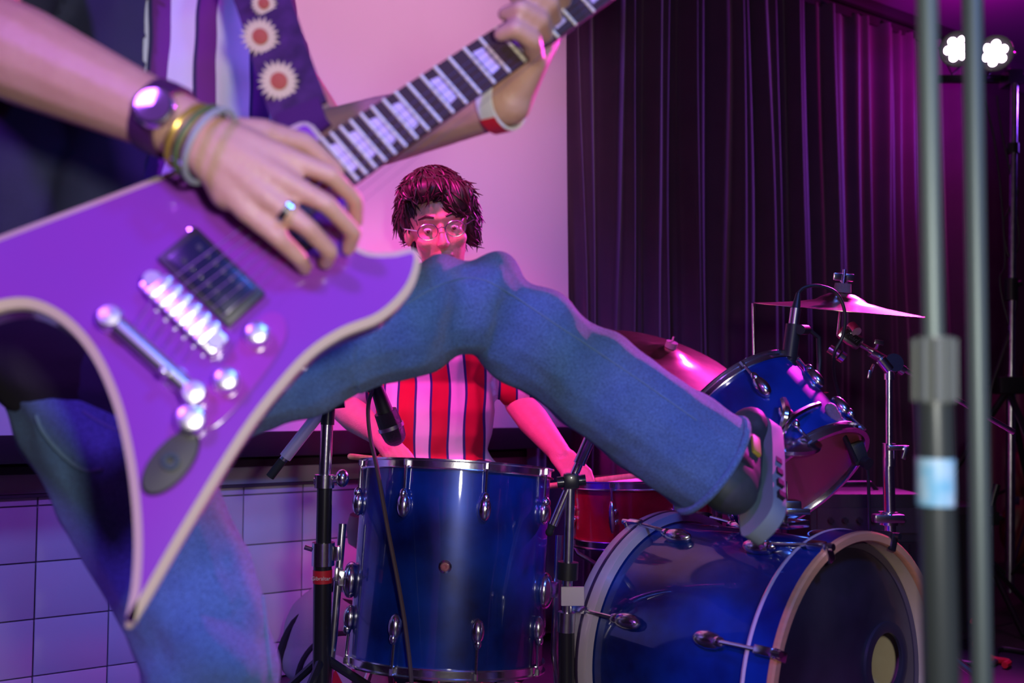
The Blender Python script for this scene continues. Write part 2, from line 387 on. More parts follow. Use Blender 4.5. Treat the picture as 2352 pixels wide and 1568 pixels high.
def drum(name, label, cat, T, A, R, L, shellm, nl, ph0, top=HEADW, bot=HEADW, lug='egg', xh=None, group=None):
    """T: centre of the batter rim, A: unit axis pointing out of the batter side"""
    A = V(A).normalized(); M = frame(V(T), A, xh)
    base = V(T) - A * L
    root = thing(name, label, cat, base, group)
    part('shell', B().lathe([(R - 0.006, -L + 0.012), (R, -L + 0.010), (R, -0.010), (R - 0.006, -0.012)], M, 64, closed=True), shellm, root)
    part('batter_head', B().lathe([(0, -0.002), (R - 0.002, -0.002), (R + 0.001, -0.008)], M, 48), top, root)
    part('resonant_head', B().lathe([(0, -L + 0.002), (R - 0.002, -L + 0.002), (R + 0.001, -L + 0.008)], M, 48), bot, root)
    part('hoop', B().lathe(triple_hoop(R, 0.0), M, 64, closed=True), CHROME, root)
    part('hoop', B().lathe(triple_hoop(R, -L, -1), M, 64, closed=True), CHROME, root)
    for i in range(nl):
        a = ph0 + 2 * PI * i / nl; c, s = math.cos(a), math.sin(a)
        out = (M.to_3x3() @ V((c, s, 0)))
        if lug == 'long':
            Ml = frame(M @ V((R * c, R * s, -L / 2)), out, A.cross(out)); 
            lug_part(root, Ml if (Ml.to_3x3() @ V((0, 1, 0))).dot(A) > 0 else frame(M @ V((R * c, R * s, -L / 2)), out, out.cross(A)), 'long', (L / 2 - 0.004, 0.008))
        else:
            dd = min(0.085, L * 0.30)
            for zc_, sgn in ((-dd, 1), (-L + dd, -1)):
                o = M @ V((R * c, R * s, zc_))
                Ml = frame(o, out, (A * sgn).cross(out))
                lug_part(root, Ml, 'egg', (dd - 0.006, 0.0085))
    return root, M

# ---- bass drum
Cf = P(1950, 1556, 1.80); Cf.z = 0.298
nf = V((0.643, -0.766, 0)).normalized()
RB, LB = 0.258, 0.40
MB = frame(Cf, nf, V((0, 0, 1)))           # local x up, z out of the front
bd = thing('bass_drum', 'blue lacquered bass drum with black front head and maple hoops', 'drum', (Cf - nf * LB / 2) * 1.0)
bd.location.z = 0; ORG[bd.name] = V(bd.location)
part('shell', B().lathe([(RB - 0.007, -LB), (RB, -LB), (RB, -0.02), (RB - 0.007, -0.02)], MB, 96, closed=True), BLUE, bd)
part('shell_lining', B().lathe([(RB - 0.010, -LB + 0.01), (RB - 0.0075, -LB + 0.01), (RB - 0.0075, -0.022), (RB - 0.010, -0.022)], MB, 96, closed=True), CREAM, bd)
# front hoop: blue outside with a pale bearing edge, maple front edge and a cream inside
h1 = part('front_hoop', B().lathe([(RB + 0.006, -0.022), (RB + 0.0195, -0.022), (RB + 0.0195, 0.020), (RB + 0.006, 0.020)], MB, 96, closed=True), BLUE, bd)
part('hoop_edge', B().lathe([(RB + 0.003, 0.0195), (RB + 0.019, 0.0195), (RB + 0.021, 0.022), (RB + 0.0205, 0.029), (RB + 0.017, 0.032), (RB + 0.005, 0.032), (RB + 0.003, 0.029)], MB, 96, closed=True), MAPLE, h1)
part('hoop_lining', B().lathe([(RB + 0.0035, -0.012), (RB + 0.006, -0.012), (RB + 0.006, 0.0195), (RB + 0.0035, 0.0195)], MB, 96, closed=True), CREAM, h1)
part('hoop_rear_edge', B().lathe([(RB + 0.004, -0.030), (RB + 0.019, -0.030), (RB + 0.021, -0.026), (RB + 0.0195, -0.0215), (RB + 0.004, -0.0215)], MB, 96, closed=True), mat('pearl_inlay', (0.72, 0.60, 0.70), 0.25, 0, coat=0.6), h1)
h2 = part('rear_hoop', B().lathe([(RB + 0.003, -LB - 0.03), (RB + 0.0195, -LB - 0.03), (RB + 0.0215, -LB - 0.025), (RB + 0.0215, -LB + 0.012), (RB + 0.0195, -LB + 0.018), (RB + 0.003, -LB + 0.018)], MB, 96, closed=True), mat('pale_hoop', (0.66, 0.56, 0.62), 0.3, 0, coat=0.5), bd)
part('hoop_stripe', B().lathe([(RB + 0.021, -LB - 0.012), (RB + 0.0225, -LB - 0.010), (RB + 0.0225, -LB - 0.004), (RB + 0.021, -LB - 0.002)], MB, 96, closed=True), mat('dark_inlay', (0.05, 0.03, 0.08), 0.3, 0, coat=0.5), h2)
# front head with a port hole low on the right
hp = hit(2042, 1522, Cf, nf); hl = MB.inverted() @ hp
vs = []; fs = []; n = 96; hr = 0.072
for i in range(n):
    a = 2 * PI * i / n; vs.append(((RB + 0.002) * math.cos(a), (RB + 0.002) * math.sin(a), -0.010))
for i in range(n):
    a = 2 * PI * i / n; vs.append((hl.x + hr * math.cos(a), hl.y + hr * math.sin(a), -0.008))
fs = [(i, (i + 1) % n, n + (i + 1) % n, n + i) for i in range(n)]
fh = part('front_head', B().add(vs, fs, MB), HEADK, bd)
part('port_ring', B().lathe([(hr - 0.018, -0.004), (hr - 0.014, -0.0015), (hr + 0.002, -0.003), (hr + 0.003, -0.010), (hr - 0.018, -0.010)], MB @ Matrix.Translation((hl.x, hl.y, 0)), 48, closed=True), mat('port_rubber', (0.03, 0.03, 0.05), 0.45), fh)
part('batter_head', B().lathe([(0, -LB + 0.002), (RB, -LB + 0.002), (RB + 0.002, -LB + 0.012)], MB, 64), HEADW, bd)
rn = B(); rn.lathe([(RB - 0.012, -0.013), (RB + 0.0015, -0.013), (RB + 0.0015, -0.008), (RB - 0.012, -0.008)], MB, 96, closed=True)
part('head_collar', rn, mat('collar', (0.10, 0.08, 0.11), 0.4), bd)
for i in range(8):
    a = PI / 8 + i * PI / 4
    for front in (1, 0):
        c, s = math.cos(a), math.sin(a); out = MB.to_3x3() @ V((c, s, 0)); ax = nf if front else -nf
        zc_ = -0.115 if front else -LB + 0.095
        Ml = frame(MB @ V((RB * c, RB * s, zc_)), out, ax.cross(out))
        lg = lug_part(bd, Ml, 'big')
        hz = 0.12 if front else 0.10
        r = B(); r.cyl(Ml @ V((0, 0.02, 0.016)), Ml @ V((0, hz, 0.026)), 0.0038, seg=8); part('tension_rod', r, CHROME, lg)
        cl = B(); cl.box((0, hz + 0.006, 0.026), (0.016, 0.036, 0.014), Ml, bev=0.004); cl.box((0, hz + 0.027, 0.014), (0.018, 0.008, 0.032), Ml, bev=0.003)
        cl.cyl(Ml @ V((0, hz + 0.02, 0.026)), Ml @ V((0, hz + 0.038, 0.026)), 0.0065, seg=10)
        part('claw', cl, CHROME if i in (0, 1, 2, 3, 4) else BLACKM, lg)
for s in (-1, 1):                                   # spurs
    q0 = MB @ V((-0.16, s * (RB - 0.05), -0.10)); q1 = V((q0.x, q0.y, 0.01)) + (MB.to_3x3() @ V((0, s * 0.10, 0.10)))
    q1.z = 0.008
    sp_ = part('spur', B().cyl(q0, q1, 0.008, seg=10), CHROME, bd); part('rubber_foot', B().caps(q1 + V((0, 0, 0.004)), 0.011, q1 + V((0, 0, 0.012)), 0.011), RUBBER, sp_)
# pillow resting inside
pl = blob(B().ell(MB @ V((-0.165, hl.y * 0.4, -0.17)), (0.14, 0.12, 0.06)).ell(MB @ V((-0.13, hl.y * 0.75, -0.12)), (0.10, 0.06, 0.05)), 0.008, 8, disp=lambda p, n: 0.008 * noise.noise(p * 14))
lone('pillow', pl, mat('pale_blue_cloth', (0.62, 0.68, 0.80), 0.85, bump=(200, 0.3)), 'pale blue pillow stuffed inside the bass drum behind the port hole', 'pillow')

# ---- floor tom
FT = P(1050, 1077, 2.2); FA = V((math.sin(math.radians(3.0)), math.sin(math.radians(6.5)), 1)).normalized()
RF, LF = 0.205, 0.405
ft, MF = drum('floor_tom', 'blue lacquered floor tom on three chrome legs', 'drum', FT, FA, RF, LF, BLUE, 8, math.radians(22.5 - 3), xh=V((1, 0, 0)))
vb = frame(MF @ V((0.0, -RF, -0.20)), MF.to_3x3() @ V((0, -1, 0)), V((1, 0, 0)))
bg = part('vent_badge', B().lathe([(0.004, 0), (0.013, 0), (0.013, 0.003), (0.009, 0.005), (0.007, 0.003), (0.004, 0.003)], vb, 20, closed=True), CHROME, ft)
part('vent_grommet', B().lathe([(0.0, 0.001), (0.0068, 0.001), (0.0068, 0.0045), (0.004, 0.0055), (0, 0.003)], vb, 16), mat('pink_grommet', (0.6, 0.2, 0.25), 0.4), bg)
for a_ in (194, -18, 90):
    a = math.radians(a_); c, s = math.cos(a), math.sin(a); out = MF.to_3x3() @ V((c, s, 0))
    o = MF @ V(((RF) * c, RF * s, -0.245)); Ml = frame(o, out, FA.cross(out))
    br = B().ell((0, 0, 0.008), (0.026, 0.038, 0.018)).box((0, 0.004, 0.026), (0.022, 0.034, 0.026), bev=0.005)
    tmp = B().add(br.v, br.f, Ml); bk = part('leg_bracket', tmp, CHROME, ft)
    part('wing_screw', B().cyl(Ml @ V((0.008, 0.004, 0.032)), Ml @ V((0.036, 0.012, 0.040)), 0.004).box((0.04, 0.013, 0.041), (0.008, 0.028, 0.010), Ml, bev=0.003), CHROME, bk)
    t0 = Ml @ V((0, 0.115, 0.034)); t1 = Ml @ V((0, -0.12, 0.034)); t2 = V((t1.x, t1.y, 0)) + V((out.x, out.y, 0)) * 0.03
    lg = part('leg', B().tube([t0, Ml @ V((0, 0.0, 0.034)), t1, t2 + V((0, 0, 0.03))], 0.0085 if a_ != 90 else 0.006, 12), CHROME2, ft)
    part('rubber_foot', B().caps(t2 + V((0, 0, 0.035)), 0.012, t2 + V((0, 0, 0.014)), 0.014), RUBBER, lg)

# ---- snare
ST = P(1478, 1104, 2.45); SA = V((-0.03, 0.02, 1)).normalized()
sn, MS = drum('snare_drum', 'red snare drum with chrome hoops behind the bass drum', 'drum', ST, SA, 0.178, 0.14, REDL, 8, 0.25, lug='long')
part('snare_strainer', B().box((0.0, -0.19, -0.075), (0.03, 0.02, 0.07), MS @ Matrix.Rotation(0.9, 4, 'Z'), bev=0.004), CHROME, sn)
sb_ = V(ST) - SA * 0.152
st = thing('snare_stand', 'chrome tripod stand carrying the red snare drum', 'stand', (sb_.x, sb_.y, 0))
part('basket_arm', B().tube([sb_ + V((0, 0, -0.12)), sb_ + V((0.16, 0.08, -0.035)), sb_ + V((0.178, 0.089, -0.004))], 0.006), CHROME, st)
part('basket_arm', B().tube([sb_ + V((0, 0, -0.12)), sb_ + V((-0.16, 0.08, -0.035)), sb_ + V((-0.178, 0.089, -0.004))], 0.006), CHROME, st)
part('basket_arm', B().tube([sb_ + V((0, 0, -0.12)), sb_ + V((0, -0.17, -0.035)), sb_ + V((0, -0.19, -0.004))], 0.006), CHROME, st)
part('tube', B().cyl(sb_ + V((0, 0, -0.11)), V((sb_.x, sb_.y, 0.10)), 0.011), CHROME, st)
for a in (0.4, 2.5, 4.6):
    e = V((sb_.x + 0.26 * math.cos(a), sb_.y + 0.26 * math.sin(a), 0.012))
    part('leg', B().tube([V((sb_.x, sb_.y, 0.22)), V((sb_.x + 0.12 * math.cos(a), sb_.y + 0.12 * math.sin(a), 0.13)), e], 0.008), CHROME2, st)

# ---- rack tom, tilted towards the drummer, and its mount on the bass drum
TB = P(1842, 1102, 1.93)
TA = V((-0.45, 0.55, 0.70)).normalized()
TL = 0.20
tm, MT = drum('rack_tom', 'small blue rack tom tilted over the bass drum', 'drum', TB + TA * TL, TA, 0.142, TL, BLUE, 6, 0.35, bot=HEADR)
mt = thing('tom_mount', 'chrome double tom mount standing on the bass drum', 'drum hardware', P(1790, 1195, 1.93))
mb = P(1785, 1200, 1.93)
part('base_plate', B().box((0, 0, 0), (0.10, 0.07, 0.014), frame(mb, (0, 0, 1), (nf.x, nf.y, 0)), bev=0.004), CHROME, mt)
part('post', B().cyl(P(1775, 1190, 1.92), P(1773, 1015, 1.87), 0.0085), CHROME, mt)
part('post', B().cyl(P(1800, 1192, 1.94), P(1797, 1015, 1.88), 0.008), CHROME, mt)
part('holder_disc', B().lathe([(0, -0.012), (0.050, -0.010), (0.066, -0.003), (0.068, 0.004), (0.05, 0.011), (0.02, 0.016), (0, 0.017)], frame(P(1800, 1018, 1.84), V((0.03, -0.25, 1))), 36), CHROME, mt)
part('arm', B().tube(crv([P(1786, 1012, 1.82), P(1800, 985, 1.80), P(1818, 960, 1.80), P(1852, 940, 1.84), P(1880, 930, 1.88)], 6), 0.007), CHROME, mt)
part('arm', B().tube(crv([P(1790, 1010, 1.82), P(1800, 975, 1.80), P(1806, 945, 1.80), P(1800, 920, 1.84)], 6), 0.008), CHROME, mt)
part('angle_rod', B().tube([P(1655, 1165, 1.86), P(1656, 1040, 1.82), P(1660, 1031, 1.82), P(1700, 1028, 1.82), P(1760, 1022, 1.83)], 0.006), CHROME, mt)
part('clamp', B().box((0, 0, 0), (0.035, 0.04, 0.05), frame(P(1770, 1150, 1.89), (0, 0, 1)), bev=0.006).cyl(P(1745, 1110, 1.86), P(1768, 1150, 1.88), 0.006), CHROME, mt)
part('clamp', B().box((0, 0, 0), (0.04, 0.04, 0.03), frame(P(1812, 1165, 1.90), (0, 0, 1)), bev=0.006).box((0, 0, 0), (0.05, 0.01, 0.012), frame(P(1830, 1175, 1.88), (0, 0, 1)), bev=0.003), CHROME, mt)
part('wing_nut', B().box((0, 0, 0), (0.035, 0.008, 0.014), frame(P(1660, 1155, 1.84), (0, 0, 1)), bev=0.003).cyl(P(1655, 1165, 1.86), P(1656, 1150, 1.84), 0.012), CHROME, mt)

# ---- cymbals
def cymbal_prof(R, h, bell=0.055):
    return [(0.006, h), (bell * 0.5, h - 0.003), (bell * 0.85, h * 0.68), (bell, h * 0.52), (R * 0.5, h * 0.3), (R * 0.8, h * 0.1), (R, 0),
            (R, -0.0012), (R * 0.8, h * 0.1 - 0.0014), (R * 0.5, h * 0.3 - 0.0014), (bell, h * 0.52 - 0.0015), (bell * 0.85, h * 0.68 - 0.0015), (0.006, h - 0.002)]
cc = P(1930, 712, 2.4); ca = V((0.085, -0.13, 1)).normalized(); MC = frame(cc, ca)
lone('crash_cymbal', B().lathe(cymbal_prof(0.207, 0.042, 0.06), MC, 72, closed=True), BRONZE, 'thin bronze crash cymbal on the boom arm above the rack tom', 'cymbal')
cs = thing('cymbal_stand', 'chrome boom cymbal stand rising behind the bass drum', 'stand', V((P(2041, 1200, 2.35).x, 2.35, 0)))
tip = MC @ V((0, 0, 0.042))
part('felt', B().lathe([(0.005, 0.002), (0.021, 0.002), (0.019, 0.024), (0.005, 0.024)], MC @ Matrix.Translation((0, 0, 0.041)), 20, closed=True), FELT, cs)
wn = MC @ Matrix.Translation((0, 0, 0.078)); wb = B().lathe([(0, -0.010), (0.008, -0.010), (0.007, 0.006), (0, 0.006)], wn, 10)
part('wing_nut', wb.box((-0.014, 0, 0.002), (0.022, 0.006, 0.018), wn, bev=0.003).box((0.014, 0, 0.002), (0.022, 0.006, 0.018), wn, bev=0.003), CHROME, cs)
tl0 = P(1925, 770, 2.38)
part('tilter_rod', B().cyl(tl0, MC @ V((0, 0, 0.098)), 0.0042), CHROME, cs)
j0 = P(1938, 765, 2.36); j1 = P(2040, 835, 2.35); dirb = (j1 - j0).normalized()
hb = frame(j0 + dirb * 0.018 , V((0, -1, 0)), dirb)
th = part('tilter_head', B().box((0, 0, 0), (0.062, 0.036, 0.024), hb, bev=0.011), CHROME, cs)
part('logo_plate', B().box((0, 0, 0.0125), (0.044, 0.021, 0.003), hb, bev=0.001), BLACKM, th)
text('logo', 'Pearl', 0.016, hb @ Matrix.Translation((0, 0.0, 0.0146)) @ Matrix.Rotation(PI if (hb.to_3x3() @ V((0, 1, 0))).z < 0 and False else 0, 4, 'Z'), CHROME, th, 0.0004, 0.25)
part('tilter_knob', B().cyl(P(1905, 800, 2.37), P(1928, 815, 2.36), 0.011).cyl(P(1928, 815, 2.36), P(1938, 822, 2.36), 0.014), CHROME, cs)
part('tilter_gear', B().cyl(P(1955, 748, 2.36), P(1968, 762, 2.34), 0.012), CHROME2, cs)
ba = part('boom_arm', B().cyl(j0 + dirb * 0.04, P(2328, 992, 2.42), 0.0068), CHROME, cs)
part('boom_sleeve', B().cyl(P(2000, 808, 2.355), P(2075, 852, 2.36), 0.0125), CHROME, ba)
part('boom_clamp', B().cyl(P(2022, 825, 2.33), P(2042, 850, 2.33), 0.013).lathe([(0, -0.012), (0.022, -0.012), (0.024, 0), (0.022, 0.012), (0, 0.012)], frame(P(2050, 835, 2.35), (0.1, -1, 0.2)), 24), CHROME, cs)
part('clamp_screw', B().cyl(P(2006, 838, 2.34), P(1998, 858, 2.33), 0.004).box((0, 0, 0), (0.008, 0.008, 0.02), frame(P(1997, 860, 2.33), (0.2, 0, 1)), bev=0.002), CHROME, cs)
part('boom_screw', B().cyl(P(2012, 800, 2.34), P(2018, 788, 2.33), 0.004).box((0, 0, 0), (0.022, 0.006, 0.012), frame(P(2019, 786, 2.33), (0.2, 0, 1)), bev=0.002), CHROME, cs)
part('upper_tube', B().cyl(P(2042, 850, 2.35), P(2042, 1050, 2.35), 0.0085), CHROME, cs)
part('tube_collar', B().cyl(P(2042, 848, 2.35), P(2042, 872, 2.35), 0.012), CHROME, cs)
part('height_clamp', B().cyl(P(2042, 1018, 2.35), P(2042, 1070, 2.35), 0.015).box((0, 0, 0), (0.05, 0.02, 0.012), frame(P(2062, 1028, 2.34), (0, 0, 1)), bev=0.003).box((0, 0, 0), (0.010, 0.012, 0.032), frame(P(2078, 1040, 2.33), (0.3, 0, 1)), bev=0.003), CHROME, cs)
lt = P(2040, 1050, 2.35)
part('lower_tube', B().cyl(lt, V((lt.x, lt.y, 0.12)), 0.0135), CHROME, cs)
part('base_clamp', B().cyl(P(2040, 1175, 2.35), P(2040, 1205, 2.35), 0.022).box((0, 0, 0), (0.07, 0.03, 0.02), frame(P(2040, 1190, 2.33), (0, 0, 1)), bev=0.005), CHROME, cs)
for a in (-0.3, 2.0, 4.1):
    part('leg', B().tube([V((lt.x, lt.y, 0.32)), V((lt.x + 0.2 * math.cos(a), lt.y + 0.2 * math.sin(a), 0.17)), V((lt.x + 0.36 * math.cos(a), lt.y + 0.36 * math.sin(a), 0.012))], 0.009), CHROME2, cs)

# hi-hat
hc = P(1733, 902, 2.5); hz = V((0, 0.02, 1)).normalized()
lone('hi_hat_cymbal', B().lathe(cymbal_prof(0.178, 0.034), frame(hc, hz), 64, closed=True), BRONZE, 'upper hi-hat cymbal under a felt on a thin rod', 'cymbal')
lone('hi_hat_cymbal', B().lathe(cymbal_prof(0.178, 0.034), frame(hc - V((0, 0, 0.012)), (0, 0, -1)), 64, closed=True), BRONZE, 'lower upturned hi-hat cymbal facing the upper one', 'cymbal')
hs = thing('hi_hat_stand', 'chrome hi-hat stand with a thin pull rod', 'stand', (hc.x, hc.y, 0))
hx = lambda z: V((hc.x, hc.y, z))
rt = P(1740, 696, 2.5).z
part('pull_rod', B().cyl(hx(hc.z - 0.1), hx(rt), 0.0034), CHROME, hs)
part('clutch', B().cyl(hx(hc.z + 0.062), hx(hc.z + 0.085), 0.0085).box((0, 0, 0), (0.05, 0.006, 0.012), frame(hx(hc.z + 0.075), (0.35, 0, 1)), bev=0.003), CHROME, hs)
part('clutch_nut', B().cyl(hx(hc.z + 0.054), hx(hc.z + 0.060), 0.020), CHROME, hs)
part('felt', B().lathe([(0.004, 0.036), (0.028, 0.036), (0.024, 0.054), (0.004, 0.054)], frame(hx(hc.z), (0, 0, 1)), 20, closed=True), FELT, hs)
part('tube', B().cyl(hx(hc.z - 0.05), hx(0.06), 0.011), CHROME, hs)
for a in (0.5, 2.6, 4.7):
    part('leg', B().tube([hx(0.36), hx(0.2) + V((0.16 * math.cos(a), 0.16 * math.sin(a), 0)), hx(0.012) + V((0.28 * math.cos(a), 0.28 * math.sin(a), 0))], 0.008), CHROME2, hs)
# ride
rc = P(1530, 826, 2.95); ra = V((0.30, -0.42, 1)).normalized(); MR = frame(rc, ra)
lone('ride_cymbal', B().lathe(cymbal_prof(0.215, 0.04, 0.065), MR, 72, closed=True), BRONZE, 'tilted bronze ride cymbal behind the kicking leg', 'cymbal')
rs = thing('cymbal_stand', 'chrome straight cymbal stand under the tilted ride', 'stand', (rc.x, rc.y, 0))
part('tilter_rod', B().cyl(MR @ V((0, 0, -0.06)), MR @ V((0, 0, 0.075)), 0.004), CHROME, rs)
part('felt', B().cyl(MR @ V((0, 0, 0.040)), MR @ V((0, 0, 0.058)), 0.018), FELT, rs)
tq = MR @ V((0, 0, -0.06)); part('tube', B().tube([tq, V((tq.x, tq.y, tq.z - 0.03)), V((tq.x, tq.y, 0.1))], 0.010), CHROME, rs)
for a in (0.2, 2.3, 4.4):
    part('leg', B().tube([V((tq.x, tq.y, 0.35)), V((tq.x + 0.3 * math.cos(a), tq.y + 0.3 * math.sin(a), 0.012))], 0.008), CHROME2, rs)

# ================================================================== MICROPHONES AND STANDS
# clip mic above the rack tom with its cable
m1 = thing('tom_microphone', 'black clip-on microphone with silver plug above the rack tom', 'microphone', P(1812, 835, 1.98))
part('body', B().cyl(P(1811, 838, 1.98), P(1823, 745, 1.98), 0.015, 0.0155), BLACKP, m1)
part('plug', B().cyl(P(1823, 745, 1.98), P(1828, 708, 1.98), 0.0105), CHROME2, m1)
part('plug_boot', B().cyl(P(1828, 708, 1.98), P(1834, 672, 1.98), 0.009, 0.0045), BLACKP, m1)
part('capsule', B().caps(P(1811, 838, 1.98), 0.018, P(1808, 868, 1.99), 0.018), BLACKP, m1)
part('clip_arm', B().tube([P(1822, 752, 1.985), P(1858, 757, 1.99), P(1880, 775, 2.0), P(1882, 830, 2.0), P(1878, 880, 1.995)], 0.005).cyl(P(1838, 757, 1.96), P(1852, 757, 1.99), 0.010), BLACKP, m1)
lone('microphone_cable', B().tube(crv([P(1834, 672, 1.98), P(1848, 660, 1.98), P(1880, 656, 1.98), P(1920, 672, 1.98), P(1940, 715, 1.98), P(1936, 770, 1.99), P(1915, 820, 2.0), P(1925, 900, 2.06), P(1975, 1010, 2.10), P(1993, 1085, 2.12), P(1996, 1200, 2.14), P(1998, 1330, 2.2)], 8), 0.0035), BLACKP, 'thin black cable arching from the clip-on microphone down behind the bass drum', 'cable')
m2 = thing('tom_microphone', 'slim silver-meshed pen microphone clipped to the rack tom rim', 'microphone', P(1970, 1070, 1.92))
part('grille', B().caps(P(1908, 938, 1.86), 0.011, P(1922, 968, 1.87), 0.0125), mat('mic_mesh', (0.45, 0.40, 0.45), 0.4, 0.7, bump=(900, 0.8)), m2)
part('body', B().cyl(P(1924, 970, 1.87), P(1966, 1058, 1.91), 0.0055, 0.0045), BLACKP, m2)
part('clip', B().box((0, 0, 0), (0.03, 0.025, 0.045), frame(P(1970, 1040, 1.925), (-0.3, 0, 1)), bev=0.006).cyl(P(1985, 1060, 1.91), P(1996, 1066, 1.90), 0.012), BLACKP, m2)

# rack stand left of the floor tom
YS = 2.02
gs = thing('boom_stand', 'heavy black stand with a red label and diagonal boom left of the floor tom', 'stand', V((P(742, 1400, YS).x, YS, 0)))
g = lambda x, y: P(x, y, YS)
part('lower_tube', B().cyl(V((g(742, 1400).x, YS, 0.05)), g(741, 1295), 0.0185), BLACKM, gs)
lb = frame((g(741, 1335) + g(741, 1310)) / 2 + V((0, -0.0195, -0.002)), (0, -1, 0), (1, 0, 0))
lb_ = part('label_band', B().cyl(g(741, 1338), g(741, 1308), 0.0192, seg=24), RED, gs, label='red printed label band')
text('label_lettering', 'Gibraltar', 0.0105, lb @ Matrix.Rotation(0, 4, 'Z'), WHITE, lb_, 0.0004)
part('lower_clamp', B().cyl(g(742, 1298), g(743, 1245), 0.023).cyl(g(752, 1272), g(700, 1256), 0.005).box((0, 0, 0), (0.012, 0.016, 0.03), frame(g(775, 1270), (0, 0, 1)), bev=0.004), CHROME, gs)
part('middle_tube', B().cyl(g(743, 1250), g(746, 1105), 0.0155), BLACKM, gs)
part('middle_clamp', B().cyl(g(745, 1120), g(746, 1090), 0.020).cyl(g(722, 1106), g(782, 1100), 0.008).ell(g(786, 1098), (0.014, 0.014, 0.018)), CHROME, gs)
part('upper_tube', B().cyl(g(746, 1095), g(752, 960), 0.0125), CHROME, gs)
part('upper_clamp', B().cyl(g(752, 975), g(756, 905), 0.014).box((0, 0, 0), (0.03, 0.04, 0.05), frame(g(764, 905), V((0.2, 0, 1))), bev=0.006).cyl(g(735, 935), g(792, 928), 0.007), BLACKM, gs)
for yy, xx in ((908, 700), (930, 705), (955, 703)):
    part('ratchet_knob', B().cyl(g(xx, yy), g(748, yy - 3), 0.0055), CHROME, gs)
part('boom', B().cyl(g(628, 1085), g(845, 805), 0.0085), CHROME2, gs)
part('boom_grip', B().cyl(g(655, 1050), g(745, 935), 0.0125), mat('grip_metal', (0.55, 0.45, 0.55), 0.35, 0.2), gs)
part('counter_tip', B().cyl(g(620, 1095), g(650, 1056), 0.009), RUBBER, gs)
for a in (0.3, 2.4, 4.5):
    q = V((g(742, 1400).x, YS, 0))
    part('leg', B().tube([q + V((0, 0, 0.30)), q + V((0.14 * math.cos(a), 0.14 * math.sin(a), 0.2)), q + V((0.26 * math.cos(a), 0.26 * math.sin(a), 0.012))], 0.009), BLACKM, gs)
# microphone over the floor tom hanging from that boom
m3 = thing('floor_tom_microphone', 'black dynamic microphone hanging over the floor tom', 'microphone', P(905, 1000, 2.05))
part('body', B().cyl(P(862, 880, 2.03), P(885, 945, 2.05), 0.013, 0.017), BLACKP, m3)
part('grille', B().cyl(P(885, 945, 2.05), P(900, 985, 2.06), 0.024, 0.026).caps(P(900, 985, 2.06), 0.026, P(905, 998, 2.06), 0.024), mat('dark_mesh', (0.03, 0.03, 0.045), 0.35, 0.6, bump=(900, 0.8)), m3)
part('ring', B().lathe([(0.024, -0.004), (0.0275, -0.004), (0.0275, 0.004), (0.024, 0.004)], frame(P(898, 980, 2.06), P(905, 1000, 2.06) - P(885, 945, 2.05)), 24, closed=True), CHROME2, m3)
part('clip', B().tube(crv([P(845, 805, YS), P(838, 850, 2.02), P(850, 890, 2.03), P(870, 905, 2.035)], 5), 0.009), BLACKP, m3)
lone('microphone_cable', B().tube(crv([P(862, 880, 2.03), P(846, 930, 2.01), P(850, 1000, 1.99), P(866, 1075, 1.96), P(890, 1210, 1.95), P(915, 1340, 1.94), P(934, 1460, 1.93), P(946, 1600, 1.92), V((P(948, 1600, 1.92).x, 1.92, 0.01)), V((P(980, 1600, 1.92).x, 1.8, 0.006))], 6), 0.0042), mat('brown_cable', (0.10, 0.06, 0.07), 0.5), 'brown cable dropping in front of the floor tom', 'cable')

# small stand between floor tom and bass drum
YM = 1.93
ms = thing('microphone_stand', 'black microphone stand with a white sticker and short chrome boom beside the bass drum', 'stand', V((P(1302, 1400, YM).x, YM, 0)))
q = lambda x, y: P(x, y, YM)
part('tube', B().cyl(V((q(1300, 1400).x, YM, 0.02)), q(1301, 1440), 0.0155), BLACKM, ms)
part('inner_tube', B().cyl(q(1301, 1445), q(1310, 1110), 0.0095), CHROME2, ms)
part('clutch', B().cyl(q(1300, 1450), q(1302, 1405), 0.017), CHROME2, ms)
part('clutch', B().cyl(q(1303, 1330), q(1305, 1290), 0.020), BLACKP, ms)
part('sticker', B().box((0, 0, 0), (0.044, 0.006, 0.036), frame(q(1314, 1365) + V((0, -0.016, 0)), (0, 0, 1)), bev=0.002), mat('sticker_paper', (0.75, 0.68, 0.72), 0.6), ms, label='blank white sticker')
part('clamp', B().cyl(q(1280, 1108), q(1345, 1102), 0.011).box((0, 0, 0), (0.03, 0.03, 0.03), frame(q(1312, 1104), (0, 0, 1)), bev=0.006), BLACKM, ms)
part('boom', B().cyl(q(1270, 1205), q(1385, 935), 0.0085), CHROME, ms)
part('boom_tip', B().cyl(q(1262, 1222), q(1272, 1195), 0.007).caps(q(1262, 1222), 0.008, q(1263, 1220), 0.008), RUBBER, ms)
part('hook', B().tube(crv([q(1380, 945), q(1398, 920), q(1402, 908), q(1392, 900), q(1372, 903), q(1350, 910)], 5), 0.008), CHROME, ms)
part('hand_grip', B().cyl(q(1330, 1065), q(1362, 990), 0.0115), CHROME2, ms)
for a in (0.9, 3.0, 5.1):
    z_ = V((q(1300, 1400).x, YM, 0)); part('leg', B().tube([z_ + V((0, 0, 0.1)), z_ + V((0.2 * math.cos(a), 0.2 * math.sin(a) - 0.1, 0.012))], 0.008), BLACKM, ms)

